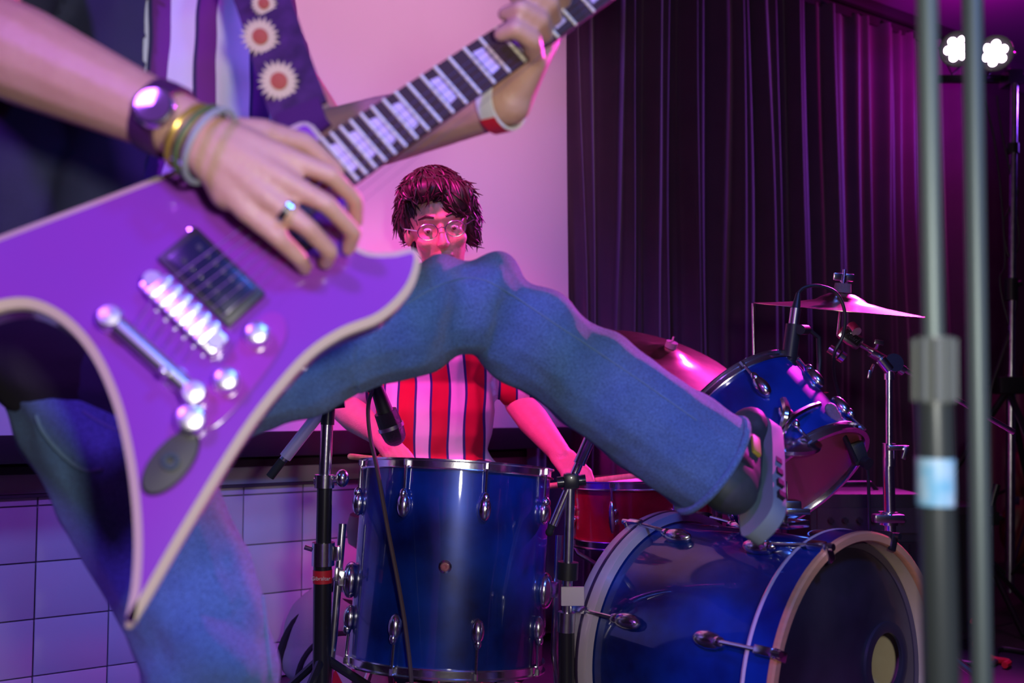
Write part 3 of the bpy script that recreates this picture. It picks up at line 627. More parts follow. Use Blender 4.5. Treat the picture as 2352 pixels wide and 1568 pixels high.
# two microphone stands right in front
YF = 0.74
fs_ = thing('microphone_stand', 'near black microphone stand with a clutch and blue-white sticker', 'stand', V((P(2150, 1200, YF).x, YF, 0)))
GREYT = mat('satin_steel', (0.115, 0.15, 0.14), 0.5, 0.5)
f_ = lambda x, y: P(x, y, YF)
topx = f_(2130, 0)
part('lower_tube', B().cyl(V((f_(2152, 1300).x, YF, 0.02)), f_(2146, 925), 0.0130), mat('grey_black_tube', (0.045, 0.055, 0.055), 0.35, 0.3, coat=0.3), fs_)
e_ = f_(2127, -120); e2 = e_ + (e_ - f_(2146, 930)).normalized() * 0.22
part('upper_tube', B().cyl(f_(2146, 930), e2, 0.0078), GREYT, fs_)
def vocal_mic(p, d, label):
    d = V(d).normalized(); r = thing('vocal_microphone', label, 'microphone', p)
    part('clip', B().cyl(p + V((0, 0, -0.01)), p + V((0, 0, 0.02)), 0.010).cyl(p + V((0, 0, 0.03)) - d * 0.03, p + V((0, 0, 0.03)) + d * 0.03, 0.016), BLACKP, r)
    part('handle', B().cyl(p + V((0, 0, 0.03)) - d * 0.10, p + V((0, 0, 0.03)) + d * 0.06, 0.010, 0.0145), BLACKM, r)
    part('grille', B().ell(p + V((0, 0, 0.03)) + d * 0.085, (0.025, 0.025, 0.025)), mat('steel_mesh', (0.5, 0.5, 0.52), 0.4, 0.8, bump=(900, 0.8)), r)
vocal_mic(e2, (-0.2, 0.9, 0.3), 'vocal microphone on top of the stickered stand')
cl_ = part('clutch', B().cyl(f_(2146, 925), f_(2145, 775), 0.0145, seg=10), mat('ribbed_grip', (0.10, 0.115, 0.11), 0.45), fs_)
for k in range(10):
    a = 2 * PI * k / 10
    part('grip_rib', B().cyl(f_(2146, 920) + V((0.0145 * math.cos(a), 0.0145 * math.sin(a), 0)), f_(2145, 780) + V((0.0145 * math.cos(a), 0.0145 * math.sin(a), 0)), 0.0025, seg=6), MATS['ribbed_grip'], cl_)
part('sticker', B().cyl(f_(2149, 1160), f_(2148, 1052), 0.0136, seg=24), mat('blue_white_sticker', (0.10, 0.40, 0.62), 0.35, 0, var=(28, (0.75, 0.82, 0.85), 1.0)), fs_, label='blue and white sticker')
bb = V((f_(2152, 1300).x, YF, 0)); part('base', B().lathe([(0, 0), (0.12, 0), (0.12, 0.012), (0.05, 0.022), (0.02, 0.03), (0, 0.03)], frame(bb, (0, 0, 1)), 32), BLACKM, fs_)
f2 = thing('microphone_stand', 'slim bare steel microphone stand beside the stickered one', 'stand', V((P(2224, 1300, 0.86).x, 0.86, 0)))
f_2 = lambda x, y: P(x, y, 0.86)
b0 = V((f_2(2224, 1300).x, 0.86, 0))
part('tube', B().cyl(b0 + V((0, 0, 0.02)), f_2(2240, -100) + V((0, 0, 0.20)), 0.0088), GREYT, f2)
vocal_mic(f_2(2240, -100) + V((0, 0, 0.20)), (0.25, 0.85, 0.35), 'vocal microphone on top of the slim bare stand')
part('base', B().lathe([(0, 0), (0.11, 0), (0.11, 0.012), (0.05, 0.02), (0.02, 0.028), (0, 0.028)], frame(b0 + V((0.0, 0.0, 0.0)), (0, 0, 1)), 32), BLACKM, f2)

# ================================================================== THINGS AROUND THE STAGE
# backpack against the wall
YB = 2.82
bp = thing('backpack', 'grey mesh backpack with dark piping and a round patch by the tiles', 'backpack', (P(775, 1500, YB).x, YB, 0))
cx = P(775, 1500, YB).x
MESHG = mat('grey_mesh_cloth', (0.46, 0.43, 0.47), 0.8, 0, bump=(900, 0.9))
part('main_bag', blob(B().ell((cx, YB, 0.15), (0.155, 0.09, 0.16)).ell((cx, YB, 0.10), (0.165, 0.10, 0.10)).ell((cx - 0.01, YB, 0.235), (0.10, 0.07, 0.075)), 0.007, 8, disp=lambda p, n: 0.006 * noise.noise(p * 11)), MESHG, bp)
pk = part('front_pocket', blob(B().ell((cx + 0.035, YB - 0.075, 0.07), (0.125, 0.055, 0.125)).ell((cx + 0.035, YB - 0.075, 0.05), (0.13, 0.06, 0.06)), 0.007, 6), MESHG, bp)
arc = lambda c, rx, rz, y, n=18: [V((c + rx * math.cos(PI - PI * k / n), y, rz * math.sin(PI * k / n) + 0.05)) for k in range(n + 1)]
part('piping', B().tube(arc(cx, 0.157, 0.215, YB - 0.045, 24), 0.012), BLACKC, bp)
part('piping', B().tube(arc(cx + 0.035, 0.127, 0.135, YB - 0.092, 24), 0.008), BLACKC, bp)
part('carry_handle', B().tube(crv([V((cx - 0.02, YB - 0.03, 0.28)), V((cx + 0.0, YB - 0.05, 0.315)), V((cx + 0.045, YB - 0.05, 0.345)), V((cx + 0.06, YB - 0.02, 0.33)), V((cx + 0.05, YB, 0.28))], 6), 0.013), BLACKC, bp)
part('zip_pull', B().box((0, 0, 0), (0.014, 0.006, 0.05), frame((cx + 0.0, YB - 0.105, 0.185), (0.25, 0, 1)), bev=0.003), BLACKP, bp)
pm = frame((cx + 0.01, YB - 0.137, 0.085), (0, -1, 0.1), (1, 0, 0))
pp = part('round_patch', B().lathe([(0, 0), (0.055, 0), (0.055, 0.003), (0, 0.003)], pm, 32), mat('patch_white', (0.7, 0.66, 0.66), 0.6), pk)
part('red_triangle', B().prism([(-0.012, -0.02), (0.03, -0.02), (0.009, 0.018)], 0.003, 0.0045, pm), RED, bp, smooth=False)

# slatted wooden crate
cr = thing('wooden_crate', 'pale slatted wooden crate behind the floor tom', 'crate', (P(888, 1500, 2.95).x + 0.16, 2.95, 0))
xc = P(888, 1500, 2.95).x + 0.16
for k in range(8):
    part('slat', B().box((xc - 0.14 + k * 0.04, 2.85, 0.10), (0.036, 0.014, 0.20), bev=0.002), WOODL, cr)
    part('slat', B().box((xc - 0.14 + k * 0.04, 3.05, 0.10), (0.036, 0.014, 0.20), bev=0.002), WOODL, cr)
part('rail', B().box((xc, 2.864, 0.17), (0.32, 0.014, 0.03)), WOODL, cr, smooth=False)
part('rail', B().box((xc, 3.036, 0.17), (0.32, 0.014, 0.03)), WOODL, cr, smooth=False)
part('bottom_board', B().box((xc, 2.95, 0.012), (0.32, 0.19, 0.018)), WOODL, cr, smooth=False)

# drum throne
tx = P(945, 1200, 2.72).x; ty = 2.74
dt = thing('drum_throne', 'round black padded drum throne under the drummer', 'stool', (tx, ty, 0))
part('seat', B().lathe([(0, 0.415), (0.15, 0.415), (0.172, 0.43), (0.178, 0.47), (0.168, 0.505), (0.12, 0.518), (0, 0.515)], frame((tx, ty, 0), (0, 0, 1)), 40), mat('black_vinyl', (0.025, 0.022, 0.03), 0.35), dt)
part('post', B().cyl((tx, ty, 0.15), (tx, ty, 0.415), 0.014), CHROME, dt)
for a in (0.0, 2.09, 4.19):
    part('leg', B().tube([V((tx, ty, 0.32)), V((tx + 0.15 * math.cos(a), ty + 0.15 * math.sin(a), 0.17)), V((tx + 0.25 * math.cos(a), ty + 0.25 * math.sin(a), 0.012))], 0.009), CHROME, dt)

# amplifier and a dark cabinet behind the bass drum
ax_ = P(1972, 1200, 3.25).x
am = thing('guitar_amplifier', 'black guitar amplifier with woven grille behind the bass drum', 'amplifier', (ax_, 3.3, 0))
ah = P(1972, 1131, 3.2).z
part('cabinet', B().box((ax_, 3.3, ah / 2), (0.36, 0.26, ah), bev=0.012), mat('amp_tolex', (0.03, 0.026, 0.034), 0.6, bump=(300, 0.5)), am)
gr = part('grille', B().box((ax_, 3.165, ah * 0.40), (0.32, 0.014, ah * 0.62)), mat('grille_cloth', (0.02, 0.02, 0.025), 0.7, bump=(500, 1.0)), am, smooth=False)
for k in range(14):
    part('grille_bar', B().box((ax_ - 0.15 + k * 0.023, 3.156, ah * 0.40), (0.004, 0.006, ah * 0.6)), BLACKM, gr, smooth=False)
cp = part('control_panel', B().box((ax_, 3.168, ah * 0.84), (0.32, 0.016, ah * 0.15)), mat('panel_grey', (0.09, 0.08, 0.10), 0.4, 0.5), am, smooth=False)
for k in range(6):
    part('knob', B().cyl((ax_ - 0.12 + k * 0.045, 3.16, ah * 0.84), (ax_ - 0.12 + k * 0.045, 3.143, ah * 0.84), 0.010, 0.008), BLACKP, cp)
part('handle', B().tube([V((ax_ - 0.08, 3.3, ah - 0.002)), V((ax_ - 0.06, 3.3, ah + 0.022)), V((ax_ + 0.06, 3.3, ah + 0.022)), V((ax_ + 0.08, 3.3, ah - 0.002))], 0.008), BLACKP, am)
sx = P(2150, 1200, 3.55).x; sh = P(2150, 1166, 3.4).z
sp = thing('floor_speaker', 'dark loudspeaker cabinet with metal corners next to the amplifier', 'speaker', (sx, 3.6, 0))
part('cabinet', B().box((sx, 3.6, sh / 2), (0.30, 0.30, sh), bev=0.008), mat('speaker_paint', (0.03, 0.018, 0.032), 0.5), sp)
part('grille', B().box((sx, 3.447, sh / 2), (0.25, 0.008, sh - 0.06)), MATS['grille_cloth'], sp, smooth=False)
for s in (-1, 1): part('corner_guard', B().box((sx + s * 0.14, 3.45, sh - 0.015), (0.025, 0.014, 0.035), bev=0.005), CHROME2, sp)

# ------------------------------------------------------------------ light stand with two LED lamps
YL = 4.0
lx = lambda x, y: P(x, y, YL)
bx_ = lx(2320, 1380).x; lb0 = V((bx_, YL, 0))
ls = thing('light_stand', 'chrome tripod light stand wrapped in cables at the wall', 'stand', lb0)
zt = lx(2325, 165).z
part('lower_tube', B().cyl(lb0 + V((0, 0, 0.06)), V((lx(2322, 860).x, YL, lx(2322, 860).z)), 0.018), CHROME2, ls)
part('upper_tube', B().cyl(lx(2322, 900), V((lx(2330, 165).x, YL, zt)), 0.014), CHROME2, ls)
part('collar', B().box((0, 0, 0), (0.10, 0.08, 0.07), frame(lx(2315, 885), (0, 0, 1)), bev=0.01), BLACKP, ls)
part('collar_lock', B().cyl(lx(2322, 640), lx(2322, 690), 0.026).cyl(lx(2322, 655), lx(2345, 650), 0.012), BLACKP, ls)
part('collar_lock', B().cyl(lx(2326, 330), lx(2326, 352), 0.024).cyl(lx(2326, 347), lx(2312, 347), 0.01), BLACKP, ls)
cz = lx(2315, 895)
for a in (2.85, 4.9, 0.8):
    e = lb0 + V((0.52 * math.cos(a), 0.52 * math.sin(a), 0.014)); m_ = cz.lerp(e, 0.55)
    lg = part('leg', B().tube([cz, e], 0.013), BLACKM, ls); part('rubber_foot', B().caps(e, 0.016, e + (cz - e) * 0.04, 0.016), RUBBER, lg)
    part('brace', B().tube([lb0 + V((0, 0, 0.12)), m_], 0.007), BLACKM, ls)
tbz = lx(2250, 160).z
part('cross_bar', B().box(((lx(2165, 160).x + lx(2440, 160).x) / 2, YL + 0.06, tbz - 0.02), (lx(2440, 160).x - lx(2165, 160).x, 0.03, 0.03), bev=0.004), BLACKM, ls)
part('bar_mount', B().box((lx(2330, 165).x, YL + 0.03, tbz - 0.03), (0.06, 0.09, 0.06), bev=0.006), BLACKM, ls)
LEDM = mat('led_lens', (1, 0.8, 0.95), 0.3, emit=((1.0, 0.72, 0.93), 22))
def led_par(px, py, label, rot):
    c = lx(px, py); t = V((-0.5, -1.0, -0.42)).normalized(); M_ = frame(c, t, V((1, 0, 0)))
    r = thing('stage_lamp', label, 'lamp', c, 'lamps on the light stand bar')
    part('housing', B().lathe([(0, -0.10), (0.05, -0.10), (0.066, -0.07), (0.072, 0.0), (0.072, 0.022), (0.066, 0.022), (0.066, 0.004), (0, 0.004)], M_, 32), BLACKM, r)
    part('yoke', B().tube([M_ @ V((0.078, 0, -0.03)), M_ @ V((0.078, 0.0, -0.10)), V((c.x, c.y + 0.06, tbz)), M_ @ V((-0.078, 0, -0.10)), M_ @ V((-0.078, 0, -0.03))], 0.005), BLACKM, r)
    for k in range(6):
        a = rot + k * PI / 3; rr = 0.036
        part('led_lens', B().lathe([(0, 0.006), (0.017, 0.006), (0.015, 0.013), (0.008, 0.017), (0, 0.018)], M_ @ Matrix.Translation((rr * math.cos(a), rr * math.sin(a), 0)), 16), LEDM, r)
    part('led_lens', B().lathe([(0, 0.006), (0.017, 0.006), (0.015, 0.013), (0.008, 0.017), (0, 0.018)], M_, 16), LEDM, r)
    return M_
Ma = led_par(2200, 112, 'round LED stage lamp nearer the curtain, lit white', 0.2)
Mb = led_par(2284, 122, 'round LED stage lamp nearer the stand pole, lit pinkish white', 0.5)
lamp('led_spill_violet', 'SPOT', Ma @ V((0, 0, 0.03)), (0.45, 0.08, 1.0), 140, 0.05, (0.8, 1.8, 0.5), 80, 0.7)
lamp('led_spill_magenta', 'SPOT', Mb @ V((0, 0, 0.03)), (1.0, 0.02, 0.55), 650, 0.05, (0.6, 1.7, 0.5), 70, 0.7)
lamp('added_wall_glow', 'POINT', Mb @ V((0.02, 0.0, -0.25)), (1.0, 0.0, 0.62), 11, 0.06)  # added point light behind the lamp, stands in for flare haze on the wall
cab = mat('dark_cable', (0.03, 0.015, 0.03), 0.5)
def cable(pts, label, r=0.005, m=cab): return lone('power_cable', B().tube(crv(pts, 7), r), m, label, 'cable')
cable([lx(2290, 220), lx(2300, 300), lx(2322, 400), lx(2338, 440), lx(2318, 480), lx(2304, 520), lx(2318, 590), lx(2340, 560), lx(2334, 480)], 'looped dark cable hanging around the light stand pole')
cable([lx(2262, 230), lx(2285, 330), lx(2300, 460), lx(2308, 600), lx(2296, 640), lx(2305, 700), lx(2322, 760)], 'thin dark cable dropping from the lamps beside the light stand')
cable([lx(2332, 640), lx(2330, 720), lx(2300, 820), lx(2275, 900), lx(2268, 1000), lx(2262, 1150), lx(2255, 1300)], 'dark cable running from the pole lock to the floor', 0.008)
# little sign plate beside the lamps
sg = wpix(2342, 182)
sign = thing('wall_sign', 'dark wall sign with faint lettering at the right of the lamps', 'sign', W(sg[0], sg[1], 0.01))
part('board', B().box((sg[0] + 0.12, -0.012, sg[1]), (0.5, 0.02, 0.16), WM), mat('sign_board', (0.09, 0.03, 0.12), 0.6), sign, smooth=False)
text('lettering', 'York', 0.075, WM @ Matrix.Translation((sg[0] + 0.045, -0.024, sg[1])) @ Matrix.Rotation(PI / 2, 4, 'X'), mat('sign_letter', (0.30, 0.12, 0.36), 0.6), sign)

# ------------------------------------------------------------------ clutter at the far right
ks = thing('folded_stand', 'short black folding stand with a slanted rod near the light stand', 'stand', (P(2278, 1400, 3.7).x, 3.7, 0))
k_ = lambda x, y: P(x, y, 3.7)
part('tube', B().cyl(V((k_(2276, 1400).x, 3.7, 0.04)), k_(2276, 1185), 0.011), CHROME2, ks)
part('slanted_rod', B().cyl(k_(2240, 1290), k_(2290, 1112), 0.013), BLACKM, ks)
part('clamp', B().box((0, 0, 0), (0.05, 0.04, 0.05), frame(k_(2276, 1190), (0, 0, 1)), bev=0.008).cyl(k_(2276, 1190), k_(2300, 1188), 0.012), BLACKP, ks)
part('knob', B().cyl(k_(2277, 1320), k_(2277, 1345), 0.02), CHROME2, ks)
for a in (0.4, 2.6, 4.7):
    q = V((k_(2276, 1400).x, 3.7, 0)); part('leg', B().tube([q + V((0, 0, 0.22)), q + V((0.24 * math.cos(a), 0.24 * math.sin(a), 0.012))], 0.01), BLACKM, ks)
gx = P(2395, 1250, 4.8).x
gc = thing('guitar_case', 'reddish brown guitar case standing at the wall panel', 'case', (gx, 4.8, 0))
part('case_body', blob(B().ell((gx, 4.8, 0.20), (0.21, 0.07, 0.20)).ell((gx, 4.8, 0.46), (0.165, 0.06, 0.16)).caps((gx, 4.8, 0.5), 0.07, (gx, 4.8, 0.98), 0.06), 0.01, 8), mat('brown_case', (0.20, 0.045, 0.035), 0.4, coat=0.3), gc)
part('latch', B().box((gx - 0.155, 4.735, 0.35), (0.03, 0.02, 0.04), bev=0.004), CHROME2, gc)
part('case_handle', B().tube([V((gx - 0.19, 4.78, 0.26)), V((gx - 0.235, 4.78, 0.27)), V((gx - 0.235, 4.78, 0.37)), V((gx - 0.165, 4.78, 0.40))], 0.009), BLACKP, gc)
rc_ = P(2266, 1475, 3.15)
lone('red_cable_tie', B().tube(crv([V((rc_.x - 0.02, 3.2, 0.12)), V((rc_.x + 0.02, 3.2, 0.09)), V((rc_.x - 0.02, 3.18, 0.05)), V((rc_.x + 0.015, 3.16, 0.014)), V((rc_.x + 0.05, 3.12, 0.012)), V((rc_.x + 0.02, 3.08, 0.012))], 6), 0.010), RED, 'crumpled red strap lying on the floor by the folding stand', 'strap')
lone('stage_cable', B().tube(crv([V((1.2, 3.3, 0.008)), V((1.45, 3.1, 0.008)), V((1.6, 3.3, 0.008)), V((1.75, 3.0, 0.008)), V((1.55, 2.8, 0.008)), V((1.9, 2.9, 0.008))], 8), 0.008), BLACKP, 'black cable curling across the floor beside the speaker', 'cable')

# ================================================================== PEOPLE
def hframe(c, fwd, up):
    f = V(fwd).normalized(); x = f.cross(V(up)).normalized(); u = x.cross(f)
    M = Matrix((x, f, u)).transposed().to_4x4(); M.translation = V(c); return M
def head_prims(b, M):
    R3 = M.to_3x3(); T = lambda *p: M @ V(p)
    b.ell(T(0, -0.005, 0.02), (0.076, 0.094, 0.100), R3); b.ell(T(0, 0.018, -0.045), (0.062, 0.072, 0.080), R3)
    b.ell(T(0, 0.055, -0.105), (0.030, 0.026, 0.022), R3); b.ell(T(0, 0.03, -0.09), (0.052, 0.045, 0.03), R3)
    b.caps(T(0, 0.086, 0.004), 0.008, T(0, 0.106, -0.036), 0.0125); b.ell(T(0, 0.100, -0.040), (0.017, 0.012, 0.009), R3)
    b.ell(T(0, 0.080, 0.022), (0.046, 0.014, 0.010), R3)
    b.ell(T(0, 0.084, -0.068), (0.022, 0.012, 0.006), R3); b.ell(T(0, 0.082, -0.079), (0.019, 0.012, 0.007), R3)
    for s in (-1, 1):
        b.ell(T(s * 0.078, -0.004, -0.02), (0.010, 0.020, 0.030), R3); b.ell(T(s * 0.038, 0.062, -0.035), (0.024, 0.022, 0.020), R3)
    b.caps(T(0, -0.015, -0.08), 0.056, T(0, -0.035, -0.17), 0.058)
def face_parts(M, root):
    T = lambda *p: M @ V(p)
    for s in (-1, 1):
        e = part('eye', B().ell(T(s * 0.031, 0.074, -0.006), (0.0115, 0.0125, 0.0060)), mat('eye_white', (0.8, 0.78, 0.76), 0.2), root)
        part('iris', B().ell(T(s * 0.031, 0.0850, -0.007), (0.0050, 0.003, 0.0045)), mat('iris_brown', (0.05, 0.025, 0.015), 0.2), e)
        part('eyebrow', B().tube([T(s * 0.014, 0.091, 0.024), T(s * 0.032, 0.088, 0.029), T(s * 0.050, 0.076, 0.022)], [0.003, 0.0042, 0.002]), HAIR, root)
    part('lips', B().tube([T(-0.022, 0.086, -0.073), T(-0.008, 0.0945, -0.071), T(0.008, 0.0945, -0.071), T(0.022, 0.086, -0.073)], [0.003, 0.0055, 0.0055, 0.003]), mat('lip', (0.45, 0.16, 0.15), 0.4), root)
def fist(b, w, d, n, s, thumb=1):
    """hand closed round a stick: w wrist, d towards knuckles, n out of the back of the hand, s along the stick"""
    w, d, n, s = V(w), V(d).normalized(), V(n).normalized(), V(s).normalized()
    for k in (-1.3, -0.4, 0.5, 1.3): b.caps(w + s * k * 0.014, 0.016, w + d * 0.072 + s * k * 0.019, 0.0125)
    for i, L in enumerate((0.92, 1.05, 1.0, 0.82)):
        q = w + d * 0.078 + s * (1.5 - i) * 0.0195
        p1 = q + (d * 0.030 - n * 0.016) * L; p2 = p1 + (-n * 0.024 - d * 0.006) * L; p3 = p2 + (-d * 0.021 - n * 0.002) * L
        b.caps(q, 0.0105, p1, 0.0098); b.caps(p1, 0.0098, p2, 0.0090); b.caps(p2, 0.0090, p3, 0.0080)
    t0 = w + d * 0.022 + s * 0.026 - n * 0.008; t1 = t0 + d * 0.034 + s * 0.014 - n * 0.018; t2 = t1 + d * 0.030 - s * 0.008 - n * 0.014
    b.caps(t0, 0.014, t1, 0.0115); b.caps(t1, 0.0115, t2, 0.0095)
    return w + d * 0.090 - n * 0.026          # where the stick runs

# ------------------------------------------------------------------ drummer
DY = 2.72
dX = P(1000, 800, DY).x
root_d = thing('person', 'person drumming behind the floor tom in a red and white striped shirt', 'person', (dX, DY, 0))
HD = hframe(P(1006, 512, 2.62), (0.16, -1, -0.30), (-0.16, 0, 1)) @ Matrix.Scale(1.08, 4)
sL = P(1168, 715, 2.72); eL = P(1192, 925, 2.74); wL = P(1292, 1048, 2.52)
sR = P(842, 715, 2.72); eR = P(790, 935, 2.70); wR = P(872, 1000, 2.46)
pel = V((dX, DY + 0.02, 0.60)); che = V((dX + 0.005, DY + 0.0, 0.97))
kL = V((dX + 0.22, 2.50, 0.50)); aL = V((dX + 0.20, 2.60, 0.10)); kR = V((dX - 0.02, 2.49, 0.50)); aR = V((dX - 0.04, 2.58, 0.10))
b = B(); head_prims(b, HD)
nb = HD @ V((0, -0.035, -0.17))
b.caps(nb, 0.058, che + V((0, 0.01, 0.12)), 0.065)
def torso(b, k=0.0):
    b.ell(pel, (0.165 + k, 0.115 + k, 0.11 + k)); b.ell((pel + che) / 2, (0.150 + k, 0.105 + k, 0.20 + k)); b.ell(che, (0.172 + k, 0.115 + k, 0.16 + k))
    b.caps(sL, 0.052 + k, sR, 0.052 + k)
torso(b)
for (s_, e_, w_) in ((sL, eL, wL), (sR, eR, wR)):
    b.caps(s_, 0.052, e_, 0.041); b.caps(e_, 0.041, e_.lerp(w_, 0.35), 0.043); b.caps(e_.lerp(w_, 0.35), 0.043, w_, 0.027)
for s_, k_, a_ in ((V((dX + 0.09, DY, 0.58)), kL, aL), (V((dX - 0.09, DY, 0.58)), kR, aR)):
    b.caps(s_, 0.08, k_, 0.056); b.caps(k_, 0.056, a_, 0.036); b.caps(a_, 0.034, a_ + V((0, -0.14, -0.06)), 0.026)
dLh = (wL - eL).normalized(); stick1 = V((0.75, -0.12, 0.10)).normalized()
g1 = fist(b, wL, (dLh + V((0.1, -0.2, -0.1))), V((0.2, -0.6, 0.7)), stick1)
stick2 = V((0.35, -0.80, -0.18)).normalized()
g2 = fist(b, wR, V((0.5, -0.7, -0.4)), V((-0.3, -0.4, 0.8)), V((0.8, 0.3, -0.1)))
part('body', blob(b, 0.005, 4), SKIN, root_d)
face_parts(HD, root_d)
SHD = stripe_mat('red_white_stripes', 0.088, [(0.0, (0.02, 0.03, 0.16)), (0.07, (0.74, 0.70, 0.74)), (0.46, (0.02, 0.03, 0.16)), (0.53, (0.50, 0.004, 0.03))], 0.016, 5, phase=0.35)
fold = lambda p, n: 0.007 * noise.noise(V((p.x * 16, p.y * 16, p.z * 4))) + 0.004 * noise.noise(V((p.x * 30, p.y * 30, p.z * 9)))
b = B(); torso(b, 0.016)
for s_, e_ in ((sL, eL), (sR, eR)): b.caps(s_, 0.070, s_.lerp(e_, 0.80), 0.066)
b.ell(pel - V((0, 0, 0.02)), (0.19, 0.14, 0.10))
part('striped_shirt', blob(b, 0.006, 5, disp=fold), SHD, root_d)
b = B(); b.ell(pel - V((0, 0, 0.02)), (0.178, 0.125, 0.10))
for s_, k_, a_ in ((V((dX + 0.09, DY, 0.58)), kL, aL), (V((dX - 0.09, DY, 0.58)), kR, aR)):
    b.caps(s_, 0.096, k_, 0.072); b.caps(k_, 0.072, a_ + V((0, 0, 0.03)), 0.056)
part('trousers', blob(b, 0.008, 5, disp=fold), BLACKC, root_d)
for a_ in (aL, aR):
    b = B().caps(a_ + V((0, 0.02, -0.035)), 0.042, a_ + V((0, -0.15, -0.055)), 0.036).box(a_ + V((0, -0.06, -0.086)), (0.088, 0.27, 0.026), bev=0.008)
    part('shoe', blob(b, 0.006, 4), BLACKP, root_d)
b = B(); R3 = HD.to_3x3(); T = lambda *p: HD @ V(p)
b.ell(T(0, -0.022, 0.042), (0.089, 0.098, 0.094), R3); b.ell(T(0.02, 0.060, 0.090), (0.066, 0.038, 0.030), R3); b.ell(T(-0.045, 0.060, 0.060), (0.045, 0.036, 0.045), R3)
b.ell(T(0.076, -0.035, 0.015), (0.022, 0.050, 0.050), R3); b.ell(T(-0.080, -0.02, 0.0), (0.024, 0.05, 0.065), R3); b.ell(T(0, -0.07, -0.04), (0.07, 0.04, 0.07), R3)
def hair(b, M, root, nst, seed, L=0.085):
    """cap of hair with combed locks lying over it"""
    rnd = random.Random(seed); R3 = M.to_3x3(); me = blob(b, 0.006, 3)
    hb = B(); hb.add([v.co for v in me.vertices], [tuple(p.vertices) for p in me.polygons])
    vn = [(v.co.copy(), v.normal.copy()) for v in me.vertices]
    crown = M @ V((0.015, -0.03, 0.14))
    for _ in range(nst):
        p, nn = vn[rnd.randrange(len(vn))]
        d = (p - crown); d = d - nn * d.dot(nn); d = d.normalized() if d.length > 1e-4 else V((1, 0, 0))
        d = (d + V((rnd.uniform(-.5, .5), rnd.uniform(-.3, .3), rnd.uniform(-.35, .2)))).normalized()
        l = L * rnd.uniform(0.25, 0.6); q = p + nn * 0.001
        hb.tube([q - d * l * 0.5 - nn * 0.004, q + nn * 0.0035, q + d * l * 0.4 + nn * 0.003, q + d * l * 0.85 - nn * rnd.uniform(-0.006, 0.006)], [0.0012, 0.0026, 0.0022, 0.0005], 4)
    bpy.data.meshes.remove(me)
    part('hair', hb, HAIR, root, ang=70)
hair(b, HD, root_d, 900, 3)
gb = thing('eyeglasses', 'thin metal eyeglasses worn by the person drumming', 'glasses', T(0, 0.1, 0))
for s in (-1, 1):
    part('rim', B().tube([T(s * 0.033 + 0.024 * math.cos(a * PI / 10), 0.104, -0.006 + 0.019 * math.sin(a * PI / 10)) for a in range(21)], 0.0014, 6), CHROME, gb)
    part('temple', B().tube([T(s * 0.057, 0.103, 0.0), T(s * 0.083, 0.05, 0.002), T(s * 0.088, -0.005, 0.0)], 0.0014, 6), CHROME, gb)
part('bridge', B().tube([T(-0.010, 0.105, -0.002), T(0, 0.108, 0.002), T(0.010, 0.105, -0.002)], 0.0014, 6), CHROME, gb)
def drumstick(c, d, label, back=0.10):
    d = d.normalized(); a0 = c - d * back; a1 = c + d * (0.40 - back)
    b = B().caps(a0, 0.0072, c + d * 0.18, 0.0070).caps(c + d * 0.18, 0.0070, a1 - d * 0.012, 0.0035).ell(a1, (0.0048, 0.0048, 0.0055))
    lone('drumstick', blob(b, 0.002, 2), WOODL, label, 'drumstick', 'drumsticks')
drumstick(g1, stick1, 'wooden drumstick in the fist over the red snare drum', 0.08)
drumstick(g2, V((0.8, 0.3, -0.1)), 'wooden drumstick in the fist over the floor tom', 0.12)

# ================================================================== ELECTRIC GUITAR
G0 = P(760, 388, 0.985)
gu = V((0.755 * 0.94, 0.342, 0.656 * 0.94)).normalized()
gv = V((-0.656, 0, 0.755)).normalized(); gv = (gv - gu * gv.dot(gu)).normalized()
gn = gu.cross(gv).normalized()
if gn.y > 0: gn = -gn
MG = Matrix((gu, gv, gn)).transposed().to_4x4(); MG.translation = G0          # x along the neck, y up across it, z out of the face
def GL(x, y, h=0.0):                                                          # pixel -> guitar-local x, y on the face
    p = MG.inverted() @ hit(x, y, G0 + gn * h, gn); return p
def H(x, y, h): return hit(x, y, G0 + gn * h, gn)                             # point h above the guitar face
gt = thing('electric_guitar', 'glossy purple pointed electric guitar with cream binding held across the body', 'guitar', G0)
PURP = mat('purple_guitar_gloss', (0.24, 0.05, 0.44), 0.2, 0.0, coat=1.0, var=(5, (0.30, 0.04, 0.40), 0.7))
BIND = mat('cream_binding', (0.72, 0.58, 0.44), 0.35, coat=0.3)
outl = [(722, 282), (640, 296), (520, 338), (400, 384), (200, 460), (0, 534), (-110, 578), (-190, 640), (-225, 740), (-190, 800), (-120, 770), (-55, 728), (15, 704), (80, 706), (150, 746), (210, 818),
        (256, 920), (284, 1030), (300, 1140), (306, 1250), (300, 1350), (286, 1430), (300, 1440), (336, 1386), (430, 1222), (560, 1010), (640, 902), (716, 818), (790, 768), (880, 730), (945, 665), (968, 596), (950, 566), (900, 574), (845, 572), (812, 548), (800, 505), (806, 440)]
pl_ = [GL(*p) for p in outl]
ol = crv([V((p.x, p.y, 0)) for p in pl_], 5, closed=True)
def offset(pts, d):
    n = len(pts); out = []
    ar = sum(pts[i].x * pts[(i + 1) % n].y - pts[(i + 1) % n].x * pts[i].y for i in range(n))
    sg = 1 if ar > 0 else -1
    for i in range(n):
        t = (pts[(i + 2) % n] - pts[i - 2]); t.z = 0
        t.normalize(); nn = V((-t.y, t.x, 0)) * sg
        out.append(pts[i] + nn * d)
    return out
inn = offset(ol, 0.0075)
n = len(ol); TH = 0.044
vs = [MG @ V((p.x, p.y, 0.0)) for p in inn] + [MG @ V((p.x, p.y, -0.006)) for p in ol] + [MG @ V((p.x, p.y, -TH + 0.006)) for p in ol] + [MG @ V((p.x, p.y, -TH)) for p in inn]
